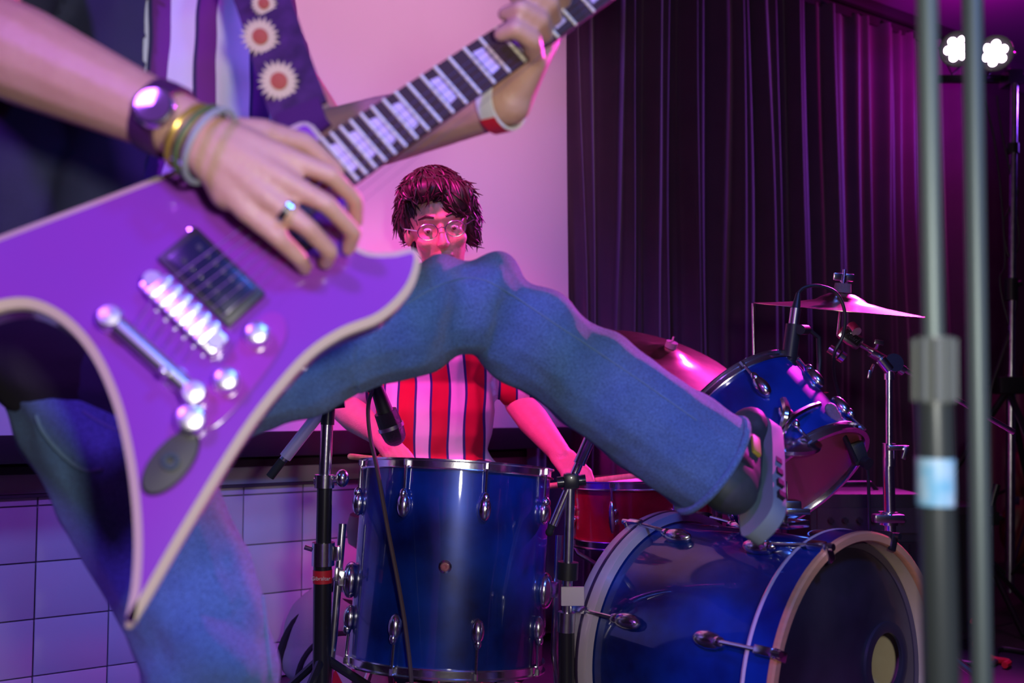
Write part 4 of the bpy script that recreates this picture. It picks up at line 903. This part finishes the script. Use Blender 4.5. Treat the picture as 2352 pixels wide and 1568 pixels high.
fs = [tuple(range(n)), tuple(reversed(range(3 * n, 4 * n)))]
for k in (1, 2): fs += [(k * n + i, k * n + (i + 1) % n, (k + 1) * n + (i + 1) % n, (k + 1) * n + i) for i in range(n)]
me = B().add(vs, fs).mesh('guitar_body')
gb_ = part('guitar_body', me, PURP, gt, ang=30)
vs = [MG @ V((p.x, p.y, 0.0)) for p in inn] + [MG @ V((p.x, p.y, -0.006)) for p in ol] + [MG @ V((p.x, p.y, -0.013)) for p in offset(ol, -0.0006)]
part('binding', B().add(vs, [(k * n + i, k * n + (i + 1) % n, (k + 1) * n + (i + 1) % n, (k + 1) * n + i) for k in (0, 1) for i in range(n)]), BIND, gb_, label='cream edge binding')

SCALE = 0.648
fpos = lambda k: 0.466 - SCALE * (1 - 2 ** (-k / 12)) if k else 0.466
# local x of fret k measured from the last fret (22): 0 at fret 22, 0.466 at the nut
fx = lambda k: 0.466 - SCALE * (1 - 2 ** (-k / 12.0))
EB = mat('dark_rosewood', (0.045, 0.026, 0.03), 0.65, 0, spec=0.2, var=(20, (0.06, 0.03, 0.04), 0.7, (1, 20, 1)))
NK = mat('neck_wood', (0.34, 0.15, 0.09), 0.35, 0, coat=0.5, var=(8, (0.25, 0.10, 0.06), 0.6, (1, 14, 1)))
zf = 0.008
nw = lambda x: 0.0285 - 0.0065 * max(0, min(1, x / 0.466))
fb = part('fretboard', B().add([(-0.012, -nw(0), 0.001), (-0.012, nw(0), 0.001), (0.468, nw(0.466), 0.001), (0.468, -nw(0.466), 0.001), (-0.012, -nw(0), zf), (-0.012, nw(0), zf), (0.468, nw(0.466), zf), (0.468, -nw(0.466), zf)],
     [(0, 1, 2, 3), (4, 7, 6, 5), (0, 4, 5, 1), (1, 5, 6, 2), (2, 6, 7, 3), (3, 7, 4, 0)], MG), EB, gt, smooth=False)
nb_ = B()
prof = lambda x, w, d: [(x, w * math.cos(PI * k / 10), -d * math.sin(PI * k / 10)) for k in range(11)]
vs = []; 
secs = [(-0.05, 0.0275, 0.040), (0.0, 0.0275, 0.034), (0.06, 0.0270, 0.022), (0.25, 0.0245, 0.020), (0.47, 0.0215, 0.019)]
for x, w_, d in secs: vs += prof(x, w_, d)
fs = [(i * 11 + k, i * 11 + k + 1, (i + 1) * 11 + k + 1, (i + 1) * 11 + k) for i in range(4) for k in range(10)] + [(i * 11, (i + 1) * 11, (i + 1) * 11 + 10, i * 11 + 10) for i in range(4)] + [tuple(range(11)), tuple(44 + k for k in reversed(range(11)))]
part('neck', B().add(vs, fs, MG @ Matrix.Translation((0, 0, 0.001))), NK, gt)
FRET = mat('nickel_fret', (0.88, 0.80, 0.62), 0.35, 0.25)
for k in range(1, 23):
    x = fx(k); part('fret', B().cyl(MG @ V((x, -nw(x), zf + 0.0004)), MG @ V((x, nw(x), zf + 0.0004)), 0.0019, seg=8), FRET, fb)
INL = mat('pearl_inlay_block', (0.62, 0.50, 0.72), 0.2, 0, coat=0.5)
for k in (3, 5, 7, 9, 12, 15, 17, 19, 21):
    x = (fx(k) + fx(k - 1)) / 2; d = (fx(k - 1) - fx(k)) * 0.30
    part('inlay', B().prism([(x - d, -nw(x) * 0.62), (x + d, -nw(x) * 0.55), (x + d, nw(x) * 0.55), (x - d, nw(x) * 0.62)], zf - 0.0002, zf + 0.0003, MG), INL, fb, smooth=False)
part('nut', B().box((0.4685, 0, zf), (0.004, 0.043, 0.006), MG, bev=0.0008), mat('bone', (0.75, 0.70, 0.6), 0.4), gt)
hsn = B().prism([(0.47, -0.021), (0.52, -0.034), (0.62, -0.030), (0.70, 0.01), (0.655, 0.05), (0.60, 0.045), (0.52, 0.036), (0.47, 0.021)], -0.013, 0.003, MG)
hd_ = part('headstock', hsn, PURP, gt, ang=20)
br_l = GL(418, 728); by = br_l.y * 0.5
for k in range(6):
    yy = 0.033 - k * 0.013
    xx = 0.505 + k * 0.025
    tn = part('tuner', B().cyl(MG @ V((xx, 0.012 - 0.004 * k, -0.016)), MG @ V((xx, 0.012 - 0.004 * k, 0.016)), 0.004).box((xx, 0.020, -0.012), (0.011, 0.058, 0.008), MG).cyl(MG @ V((xx, 0.035, -0.006)), MG @ V((xx, 0.062, -0.006)), 0.003).ell(MG @ V((xx, 0.066, -0.006)), (0.008, 0.008, 0.008)), CHROME, hd_)
# bridge pickup, bridge and tailpiece
aP = GL(487, 640); aB = GL(424, 726); aT = GL(352, 826)
tilt = 0.10
def GM(p, r=0.0, h=0.0): return MG @ Matrix.Translation((p.x, p.y, h)) @ Matrix.Rotation(r, 4, 'Z')
pkm = GM(aP, tilt)
pk = part('pickup', B().box((0, 0, 0.004), (0.048, 0.092, 0.012), pkm, bev=0.003), BLACKP, gt)
part('pickup_cover', B().box((0, 0, 0.010), (0.038, 0.076, 0.010), pkm, bev=0.002), mat('indigo_black', (0.012, 0.012, 0.05), 0.25), pk)
for r_ in (-0.0095, 0.0095):
    for k in range(6): part('pole_screw', B().cyl(pkm @ V((r_, -0.026 + k * 0.0104, 0.014)), pkm @ V((r_, -0.026 + k * 0.0104, 0.0165)), 0.0026, seg=10), CHROME, pk)
for (x, y) in ((441, 530), (422, 562), (383, 592), (585, 675), (556, 698), (530, 734)):
    q = GL(x, y); part('mounting_screw', B().lathe([(0, 0), (0.0042, 0), (0.0036, 0.002), (0, 0.003)], GM(q, 0, 0.0005), 12), CHROME, gt)
np_ = GL(655, 500); npm = GM(np_, 0.0)
pk2 = part('pickup', B().box((0, 0, 0.003), (0.040, 0.080, 0.010), npm, bev=0.003), BLACKP, gt)
bm_ = GM(aB, tilt)
HW = mat('bright_chrome', (0.93, 0.91, 0.95), 0.34, 1.0)
bdg = part('bridge', B().box((0, 0, 0.009), (0.022, 0.092, 0.010), bm_, bev=0.003), HW, gt)
for k in range(6):
    part('saddle', B().box((0, -0.030 + k * 0.012, 0.0175), (0.026, 0.0095, 0.012), bm_, bev=0.003), HW, bdg)
for s in (-1, 1): part('bridge_post', B().cyl(bm_ @ V((0, s * 0.040, 0)), bm_ @ V((0, s * 0.040, 0.021)), 0.0075), HW, bdg)
tmx = GM(aT, tilt + 0.03)
tp = part('tailpiece', B().cyl(tmx @ V((0, -0.044, 0.012)), tmx @ V((0, 0.044, 0.012)), 0.0085, seg=16), HW, gt)
for s in (-1, 1): part('tailpiece_stud', B().lathe([(0, 0), (0.011, 0), (0.012, 0.016), (0.009, 0.022), (0, 0.023)], tmx @ Matrix.Translation((0, s * 0.050, 0)), 20), HW, tp)
for k in range(6):
    yn = -0.0175 + k * 0.007; yb = -0.028 + k * 0.0112
    p0 = MG @ V((0.468, yn, zf + 0.004)); p1 = bm_ @ V((0, yb, 0.0232)); p2 = tmx @ V((0.004, yb, 0.016))
    part('string', B().tube([p0, p1, p2], 0.00022 + 0.00006 * k, 6), mat('string_steel', (0.30, 0.26, 0.30), 0.5, 1.0), gt)
# control knobs in a row towards the lower horn, on a clear-edged plate
plate = crv([V((*GL(*p).xy, 0)) for p in [(442, 940), (505, 850), (560, 770), (610, 722), (648, 728), (655, 775), (620, 840), (560, 915), (500, 975), (455, 985)]], 5, closed=True)
cpn = part('control_plate', B().prism([(p.x, p.y) for p in plate], 0.0003, 0.003, MG), mat('plum_plate', (0.34, 0.05, 0.42), 0.12, 0.0, coat=1.0), gt)
KN = mat('silver_knob', (0.92, 0.88, 0.94), 0.32, 1.0)
for (x, y, r_) in ((440, 968, 0.0145), (520, 880, 0.0125), (590, 775, 0.0125)):
    q = GL(x, y); kb = part('volume_knob', B().lathe([(0, 0.003), (r_, 0.003), (r_ * 0.98, 0.012), (r_ * 0.8, 0.0185), (r_ * 0.55, 0.020), (0, 0.0195)], GM(q), 28), KN, gt)
q = GL(400, 868); part('toggle_switch', B().lathe([(0, 0), (0.012, 0), (0.010, 0.005), (0.005, 0.006), (0, 0.006)], GM(q), 20).caps(MG @ V((q.x, q.y, 0.005)), 0.003, MG @ V((q.x - 0.006, q.y + 0.004, 0.026)), 0.0045), HW, gt)
q = GL(392, 1062); jm = GM(q, 0.25)
jp = part('jack_plate', B().lathe([(0, 0), (1, 0), (0.92, 0.004), (0, 0.0045)], jm @ Matrix.Diagonal((0.034, 0.017, 1, 1)), 32), BLACKP, gt)
part('jack_socket', B().lathe([(0.004, 0.004), (0.008, 0.004), (0.0075, 0.009), (0.004, 0.009)], jm, 20, closed=True), mat('dark_nickel', (0.05, 0.07, 0.12), 0.3, 0.8), jp)
q = GL(712, 288); part('strap_button', B().cyl(MG @ V((q.x - 0.02, q.y - 0.006, -0.02)), MG @ V((q.x - 0.02, q.y + 0.012, -0.02)), 0.006), HW, gt)

# ================================================================== GUITARIST
rg = thing('person', 'person in jeans and open navy shirt kicking one leg while playing guitar', 'person', (-0.40, 1.25, 0))
HG = hframe((-0.46, 1.23, 1.605), (0.10, -1, -0.35), (0, 0, 1))
pel = V((-0.452, 1.27, 0.87)); wai = V((-0.462, 1.27, 1.02)); che = V((-0.468, 1.29, 1.22))
shR = V((-0.63, 1.215, 1.365)); shL = V((-0.395, 1.39, 1.365))
elR = P(-120, 52, 0.93); wrR = H(418, 292, 0.055)
elL = P(748, 330, 1.33); wrL = P(1168, 232, 1.125)
hpK = V((-0.36, 1.25, 0.85)); kn = P(1105, 694, 1.45); an = P(1590, 1036, 1.50)
hpS = V((-0.545, 1.26, 0.84)); kS = P(478, 1480, 1.15); aS = V((kS.x + 0.01, 1.27, 0.10))
b = B(); head_prims(b, HG)
b.caps(HG @ V((0, -0.035, -0.17)), 0.058, che + V((0, 0.0, 0.13)), 0.07)
def torso2(b, k=0.0):
    b.ell(pel, (0.158 + k, 0.105 + k, 0.12 + k)); b.ell(wai, (0.145 + k, 0.098 + k, 0.15 + k)); b.ell(che, (0.150 + k, 0.11 + k, 0.17 + k)); b.caps(shR, 0.055 + k, shL, 0.055 + k)
torso2(b)
# picking arm and hand
b.caps(shR, 0.058, elR, 0.047); m_ = elR.lerp(wrR, 0.35)
b.caps(elR, 0.047, m_, 0.0465); b.caps(m_, 0.0465, elR.lerp(wrR, 0.7), 0.037); b.caps(elR.lerp(wrR, 0.7), 0.037, wrR, 0.029)
mc = [H(668, 366, 0.060), H(656, 416, 0.063), H(620, 458, 0.058), H(572, 488, 0.048)]
for q in mc: b.caps(wrR, 0.0235, q, 0.0115)
b.caps(mc[0].lerp(wrR, 0.15), 0.0115, mc[3].lerp(wrR, 0.15), 0.011); b.caps(H(480, 335, 0.050), 0.021, H(525, 440, 0.044), 0.018)
fing = [((760, 402, 0.058), (816, 458, 0.036), (818, 508, 0.014)), ((752, 470, 0.060), (812, 532, 0.038), (800, 572, 0.016)), ((706, 522, 0.054), (758, 578, 0.034), (748, 604, 0.012)), ((640, 546, 0.044), (688, 592, 0.028), (700, 616, 0.010))]
for q, f in zip(mc, fing):
    p1, p2, p3 = (H(*c) for c in f); b.caps(q, 0.0108, p1, 0.0094); b.caps(p1, 0.0094, p2, 0.0084); b.caps(p2, 0.0084, p3, 0.0074)
t0, t1, t2, t3 = H(500, 312, 0.048), H(606, 306, 0.044), H(700, 330, 0.034), H(772, 392, 0.018)
b.caps(t0, 0.019, t1, 0.0140); b.caps(t1, 0.0130, t2, 0.0112); b.caps(t2, 0.0112, t3, 0.0088)
# fretting arm and hand
b.caps(shL, 0.050, elL, 0.042); m_ = elL.lerp(wrL, 0.35)
b.caps(elL, 0.045, m_, 0.044); b.caps(m_, 0.044, elL.lerp(wrL, 0.75), 0.034); b.caps(elL.lerp(wrL, 0.75), 0.034, wrL, 0.028)
mcl = [P(1228, 138, 1.090), P(1252, 98, 1.100), P(1272, 56, 1.105), P(1292, 14, 1.115)]
for q in mcl: b.caps(wrL, 0.025, q, 0.0155)
b.caps(mcl[0], 0.0155, mcl[3], 0.0155); b.caps(wrL, 0.028, P(1205, 140, 1.12), 0.027)
fl = [((1222, 92, 1.045), (1184, 66, 1.030), (1150, 78, 1.040)), ((1240, 46, 1.045), (1196, 20, 1.030), (1160, 32, 1.045)), ((1262, 6, 1.050), (1220, -20, 1.035), (1185, -8, 1.05)), ((1284, -36, 1.055), (1248, -66, 1.045), (1212, -50, 1.06))]
for q, f in zip(mcl, fl):
    p1, p2, p3 = (P(*c) for c in f); b.caps(q, 0.0125, p1, 0.0108); b.caps(p1, 0.0108, p2, 0.0096); b.caps(p2, 0.0096, p3, 0.0085)
b.caps(P(1190, 180, 1.125), 0.021, P(1160, 125, 1.135), 0.0145); b.caps(P(1160, 125, 1.135), 0.0145, P(1172, 70, 1.135), 0.011)
# legs
b.caps(hpK, 0.082, kn, 0.056); b.caps(kn, 0.056, an, 0.038)
b.caps(hpS, 0.085, kS, 0.057); b.caps(kS, 0.055, aS, 0.038); b.caps(aS, 0.036, aS + V((0.02, -0.14, -0.06)), 0.028)
sd = (an - kn).normalized()
shoe_d = V((0.10, 0.80, 0.52)).normalized(); shoe_d = (shoe_d - sd * shoe_d.dot(sd) * 0.8).normalized()
b.caps(an, 0.034, an + sd * 0.055, 0.030); b.caps(an + sd * 0.06, 0.026, an + sd * 0.075 + shoe_d * 0.12, 0.022)
part('body', blob(b, 0.0036, 3), SKIN, rg)
face_parts(HG, rg)
bh = B(); R3 = HG.to_3x3(); T = lambda *p: HG @ V(p)
bh.ell(T(0, -0.022, 0.042), (0.089, 0.098, 0.094), R3); bh.ell(T(0, 0.058, 0.090), (0.07, 0.036, 0.028), R3); bh.ell(T(0, -0.07, -0.04), (0.075, 0.04, 0.08), R3); bh.ell(T(0.075, -0.03, -0.02), (0.022, 0.05, 0.06), R3); bh.ell(T(-0.075, -0.03, -0.02), (0.022, 0.05, 0.06), R3)
hair(bh, HG, rg, 500, 5)
# jeans with creases
ku = (kn - hpK).normalized(); sd = (an - kn).normalized()
def crease(p, n):
    d = 0.003 * noise.noise(p * 22)
    r = (p - kn).length
    if r < 0.26:                                    # folds fanning from the back of the knee
        a = (p - kn).dot(sd) * 0.6 + (p - kn).dot(V((0.55, 0, 0.83))) * 0.35
        d += 0.0125 * math.sin(a * 95 + 2.5 * noise.noise(p * 7)) * (1 - r / 0.26)
    q = (p - kS)
    if p.z < 1.0 and p.x < -0.2: d += 0.008 * math.sin((q.z * 0.8 + q.x * 0.5) * 75 + 3 * noise.noise(p * 6)) * max(0, noise.noise(p * 3.2) + 0.4)
    d += 0.005 * noise.noise(V((p.dot(sd) * 6, p.y * 13, p.z * 15)))
    return d
b = B(); b.ell(pel - V((0, 0, 0.03)), (0.170, 0.118, 0.12))
b.caps(hpK, 0.100, hpK.lerp(kn, 0.6), 0.080); b.caps(hpK.lerp(kn, 0.6), 0.080, kn, 0.073); b.caps(kn, 0.073, kn.lerp(an, 0.3), 0.074); b.caps(kn.lerp(an, 0.3), 0.074, an + sd * 0.03, 0.082)
b.caps(hpS, 0.103, hpS.lerp(kS, 0.6), 0.086); b.caps(hpS.lerp(kS, 0.6), 0.086, kS, 0.074); b.caps(kS, 0.074, aS + V((0, 0, 0.03)), 0.070)
jm_ = blob(b, 0.005, 6, disp=crease)
cut(jm_, lambda c: (c - (an + sd * 0.035)).dot(sd) > 0 and (c - an).length < 0.14 or c.z < 0.085 and c.x < -0.1)
from mathutils.bvhtree import BVHTree
bvh = BVHTree.FromPolygons([v.co for v in jm_.vertices], [tuple(p.vertices) for p in jm_.polygons])
je = part('jeans', jm_, DENIM, rg, label='blue denim jeans')
THREAD = mat('jeans_thread', (0.12, 0.22, 0.34), 0.8)
def seam(pts, r=0.0018):
    out = []
    for q in crv([V((x, y, 0)) for x, y in pts], 6):
        h_ = bvh.ray_cast(CAM, ray(q.x, q.y).normalized())
        if h_[0] is not None and h_[0].y < 1.8: out.append(h_[0] + h_[1] * 0.0006)
    if len(out) > 3: part('seam', B().tube(out, r, 6), THREAD, je)
seam([(84, 955), (105, 1000), (150, 1050), (195, 1080), (236, 1078)], 0.0028)
seam([(190, 945), (230, 970), (270, 990)])
seam([(560, 1050), (585, 1200), (606, 1400), (622, 1560)])
seam([(930, 700), (1020, 650), (1100, 640), (1180, 680), (1300, 760), (1450, 860), (1600, 965)], 0.0011)
part('hem', B().tube([frame(an + sd * 0.036, sd) @ V((0.083 * math.cos(2 * PI * k / 40), 0.083 * math.sin(2 * PI * k / 40), 0)) for k in range(41)], 0.0055, 8), DENIM, je)
STI = mat('jeans_thread', (0.22, 0.30, 0.34), 0.8)
part('sock', blob(B().caps(an + sd * 0.02, 0.047, an + sd * 0.06, 0.047), 0.006, 3), BLACKC, rg)
# shirt layers
fold2 = lambda p, n: 0.008 * noise.noise(V((p.x * 14, p.y * 14, p.z * 4))) + 0.004 * noise.noise(p * 20)
SHG = stripe_mat('purple_white_stripes', 0.052, [(0.0, (0.16, 0.02, 0.20)), (0.30, (0.72, 0.72, 0.74)), (0.86, (0.03, 0.02, 0.09)), (0.94, (0.16, 0.02, 0.20))], 0.014, 6, phase=0.40)
b = B(); torso2(b, 0.012)
part('striped_shirt', blob(b, 0.007, 5, disp=lambda p, n: fold2(p, n) + 0.006 * math.sin(p.x * 95 + 4 * noise.noise(p * 4))), SHG, rg)
b = B(); torso2(b, 0.032); b.ell(pel - V((0.0, 0, 0.02)), (0.195, 0.14, 0.10)); b.ell((-0.60, 1.26, 1.08), (0.10, 0.11, 0.22)); b.caps(shR, 0.084, shR.lerp(elR, 0.55), 0.076); b.caps(shL, 0.066, shL.lerp(elL, 0.35), 0.062)
ja = blob(b, 0.007, 6, disp=fold2)
def opn(c):
    f = c.y < 1.26 and (-0.425 + 0.012 * math.sin(c.z * 9)) < c.x < (-0.300 + 0.01 * math.sin(c.z * 7)) and c.z > 0.90
    return f or c.z < 0.79 or (c.z > 1.43) or (c - (HG @ V((0, -0.03, -0.19)))).length < 0.085
cut(ja, opn); thick(ja, 0.003)
part('open_shirt', ja, NAVY, rg, label='open navy overshirt')
# black hem hanging below the overshirt
b = B().ell(pel + V((-0.06, -0.01, -0.015)), (0.15, 0.128, 0.10)); hm = blob(b, 0.007, 3, disp=fold2); cut(hm, lambda c: c.z < 0.79 or c.z > 0.95)
thick(hm, 0.003); part('shirt_hem', hm, BLACKC, rg)
# watch, bracelets, wristband
def ringband(name, c, ax, r, wd, m, label=None, flat=1.0, root=rg, t=0.003):
    M_ = frame(c, ax, V((0, 0, 1)))
    return part(name, B().lathe([(r - t, -wd / 2), (r, -wd / 2), (r + 0.0006, 0), (r, wd / 2), (r - t, wd / 2)], M_, 40, closed=True), m, root, label)
fd = (wrR - elR).normalized()
wc = wrR - fd * 0.020
ringband('watch_strap', wc, fd, 0.0345, 0.024, mat('plum_strap', (0.06, 0.015, 0.08), 0.4), 'dark watch strap', t=0.004)
wm = frame(wc + V((0.004, -0.034, 0.0)), (0.05, -1, 0.15), fd)
wt = part('watch_case', B().lathe([(0, -0.004), (0.018, -0.004), (0.0195, 0.0), (0.018, 0.005), (0.0155, 0.006), (0, 0.0055)], wm, 32), CHROME, rg)
part('watch_face', B().lathe([(0, 0.0055), (0.0155, 0.0055), (0.015, 0.0068), (0, 0.0072)], wm, 32), mat('watch_glass', (0.10, 0.04, 0.14), 0.08, 0, coat=1.0), wt)
bc = H(478, 420, 0.030)
for i, (m_, r_) in enumerate(((mat('gold_bead', (0.60, 0.42, 0.08), 0.3, 0.6), 0.031), (mat('green_bead', (0.10, 0.16, 0.05), 0.5), 0.034), (mat('grey_cord', (0.35, 0.38, 0.42), 0.6), 0.036))):
    c_ = wrR + fd * (0.010 + 0.006 * i) + V((0.004 * i, -0.002, -0.006 - 0.002 * i))
    M_ = frame(c_, fd + V((0.04 * i, 0, -0.12)), V((0, 0, 1)))
    part('bracelet', B().tube([M_ @ V((r_ * math.cos(a * PI / 18), r_ * math.sin(a * PI / 18), 0)) for a in range(37)], 0.0028, 8), m_, rg)
fdl = (wrL - elL).normalized()
wb_ = ringband('wristband', wrL - fdl * 0.010, fdl, 0.0335, 0.022, WHITE, 'white paper wristband with a red patch')
M_ = frame(wrL - fdl * 0.010, fdl, V((0, 0, 1)))
seg = []
for k in range(9):
    a = math.radians(-1) ; 
best = None
for k in range(72):                                 # red patch on the lower camera-facing side
    a = 2 * PI * k / 72; p_ = M_.to_3x3() @ V((math.cos(a), math.sin(a), 0))
    sc_ = p_.dot(V((0.1, -0.45, -0.9)).normalized())
    if best is None or sc_ > best[0]: best = (sc_, a)
vs = []; fs = []
for k in range(9):
    a = best[1] + math.radians(-26 + 52 * k / 8)
    for z_ in (-0.0112, 0.0112): vs.append((0.0352 * math.cos(a), 0.0352 * math.sin(a), z_))
fs = [(2 * k, 2 * k + 1, 2 * k + 3, 2 * k + 2) for k in range(8)]
part('red_patch', B().add(vs, fs, M_), RED, wb_)
fr = mc[2].lerp(H(*fing[2][0]), 0.45); fdir = (H(*fing[2][0]) - mc[2])
part('finger_ring', B().lathe([(0.0118, -0.003), (0.0138, -0.003), (0.0138, 0.003), (0.0118, 0.003)], frame(fr, fdir), 24, closed=True), CHROME, rg)
# shoes
def shoe(origin, toe, up, name='shoe'):
    M_ = hframe(origin, toe, up); T = lambda *p: M_ @ V(p); R3 = M_.to_3x3()
    b = B(); b.ell(T(0, -0.02, -0.03), (0.042, 0.055, 0.05), R3); b.caps(T(0, 0.0, -0.045), 0.040, T(0.004, 0.14, -0.062), 0.034); b.ell(T(0.006, 0.155, -0.066), (0.044, 0.055, 0.030), R3); b.caps(T(0, -0.015, 0.03), 0.043, T(0, -0.01, -0.02), 0.044)
    s_ = part(name, blob(b, 0.005, 4), mat('dark_trainer', (0.035, 0.045, 0.045), 0.6, var=(18, (0.06, 0.08, 0.075), 0.6)), rg, 'dark trainer with a pale ridged sole')
    so = [(-0.034, -0.065), (0.0, -0.082), (0.034, -0.065), (0.040, 0.0), (0.047, 0.10), (0.044, 0.17), (0.010, 0.212), (-0.030, 0.19), (-0.040, 0.12), (-0.036, 0.03)]
    so = [(p.x, p.y) for p in crv([V((x, y, 0)) for x, y in so], 4, closed=True)]
    sol = part('sole', B().prism(so, -0.108, -0.084, M_), mat('pale_sole', (0.24, 0.34, 0.30), 0.6), s_)
    for k in range(7): part('tread_lug', B().box((0.0, -0.05 + k * 0.036, -0.111), (0.066, 0.018, 0.007), M_, bev=0.002), RUBBER, s_)
    for k in range(7):
        for s2 in (-1, 1): part('side_slot', B().box((s2 * 0.0405, -0.035 + k * 0.03, -0.096), (0.010, 0.014, 0.011), M_), RUBBER, s_, smooth=False)
    part('side_flash', B().box((0.040, 0.06, -0.055), (0.008, 0.05, 0.016), M_, bev=0.004), mat('yellow_flash', (0.55, 0.38, 0.04), 0.5), s_)
    for k in range(4): part('lace', B().tube([T(-0.022, 0.05 + k * 0.022, -0.018 - k * 0.0085), T(0, 0.053 + k * 0.022, -0.008 - k * 0.0085), T(0.022, 0.05 + k * 0.022, -0.018 - k * 0.0085)], 0.003), WHITE, s_)
shoe(an + sd * 0.035, shoe_d, -sd)
shoe(aS + V((0, 0, 0.012)), V((0.12, -1, 0)), (0, 0, 1))
# guitar strap with sunflowers
def ribbon(pts, wdir, wd, t):
    pts = crv(pts, 6); n = len(pts); vs = []; fs = []
    for i, p in enumerate(pts):
        tg = (pts[min(i + 1, n - 1)] - pts[max(i - 1, 0)]).normalized(); x = V(wdir); x = (x - tg * x.dot(tg)).normalized(); nn = tg.cross(x)
        vs += [p + x * wd / 2 + nn * t, p - x * wd / 2 + nn * t, p - x * wd / 2 - nn * t, p + x * wd / 2 - nn * t]
    for i in range(n - 1):
        for k in range(4): fs.append((4 * i + k, 4 * i + (k + 1) % 4, 4 * i + 4 + (k + 1) % 4, 4 * i + 4 + k))
    fs += [(0, 1, 2, 3), (4 * n - 1, 4 * n - 2, 4 * n - 3, 4 * n - 4)]
    return B().add(vs, fs)
STR = mat('dark_floral_strap', (0.030, 0.010, 0.045), 0.7, 0, var=(40, (0.10, 0.03, 0.14), 0.7))
gst = thing('guitar_strap', 'dark guitar strap printed with sunflowers over the shoulder', 'strap', P(660, 180, 1.04))
part('strap_band', ribbon([V((-0.36, 1.43, 1.42)), V((-0.345, 1.30, 1.462)), P(540, -150, 1.135), P(600, -10, 1.095), P(648, 140, 1.06), P(690, 262, 1.03)], V((0.95, -0.1, 0.3)), 0.062, 0.0016), STR, gst)
part('strap_band', ribbon([V((-0.36, 1.43, 1.42)), V((-0.46, 1.45, 1.22)), V((-0.62, 1.40, 1.02)), V((-0.70, 1.18, 0.92)), GL(-180, 700, 0) and MG @ V((GL(-180, 690).x, GL(-180, 690).y, -0.03))], V((0, 0.3, 1)), 0.062, 0.0016), STR, gst)
part('strap_end', ribbon([P(684, 244, 1.033), P(700, 296, 1.022), P(716, 318, 1.015)], V((0.95, -0.1, 0.3)), 0.050, 0.0024), mat('strap_leather', (0.05, 0.012, 0.07), 0.4), gst)
def sunflower(x, y, Y, r):
    c = P(x, y, Y); M_ = frame(c, V((0.10, -1, -0.28)), V((1, 0, 0)))
    b = B()
    fl_ = part('sunflower', B().lathe([(0, 0.0), (r * 0.42, 0.0), (r * 0.38, 0.0022), (0, 0.003)], M_, 20), mat('rust_centre', (0.45, 0.09, 0.05), 0.7), gst)
    for k in range(20):
        a = 2 * PI * k / 20; d = V((math.cos(a), math.sin(a), 0)); s = V((-d.y, d.x, 0)) * r * 0.10; L = r * (0.92 + 0.14 * random.random())
        part('petal', B().prism([(q.x, q.y) for q in (d * r * 0.36 - s * 0.7, d * r * 0.62 - s * 1.1, d * L, d * r * 0.62 + s * 1.1, d * r * 0.36 + s * 0.7)], 0.0, 0.0012, M_), mat('cream_petal', (0.72, 0.60, 0.36), 0.7), fl_, smooth=False)
sunflower(641, 186, 1.036, 0.023)
sunflower(598, 84, 1.063, 0.022)
sunflower(606, 8, 1.082, 0.016)
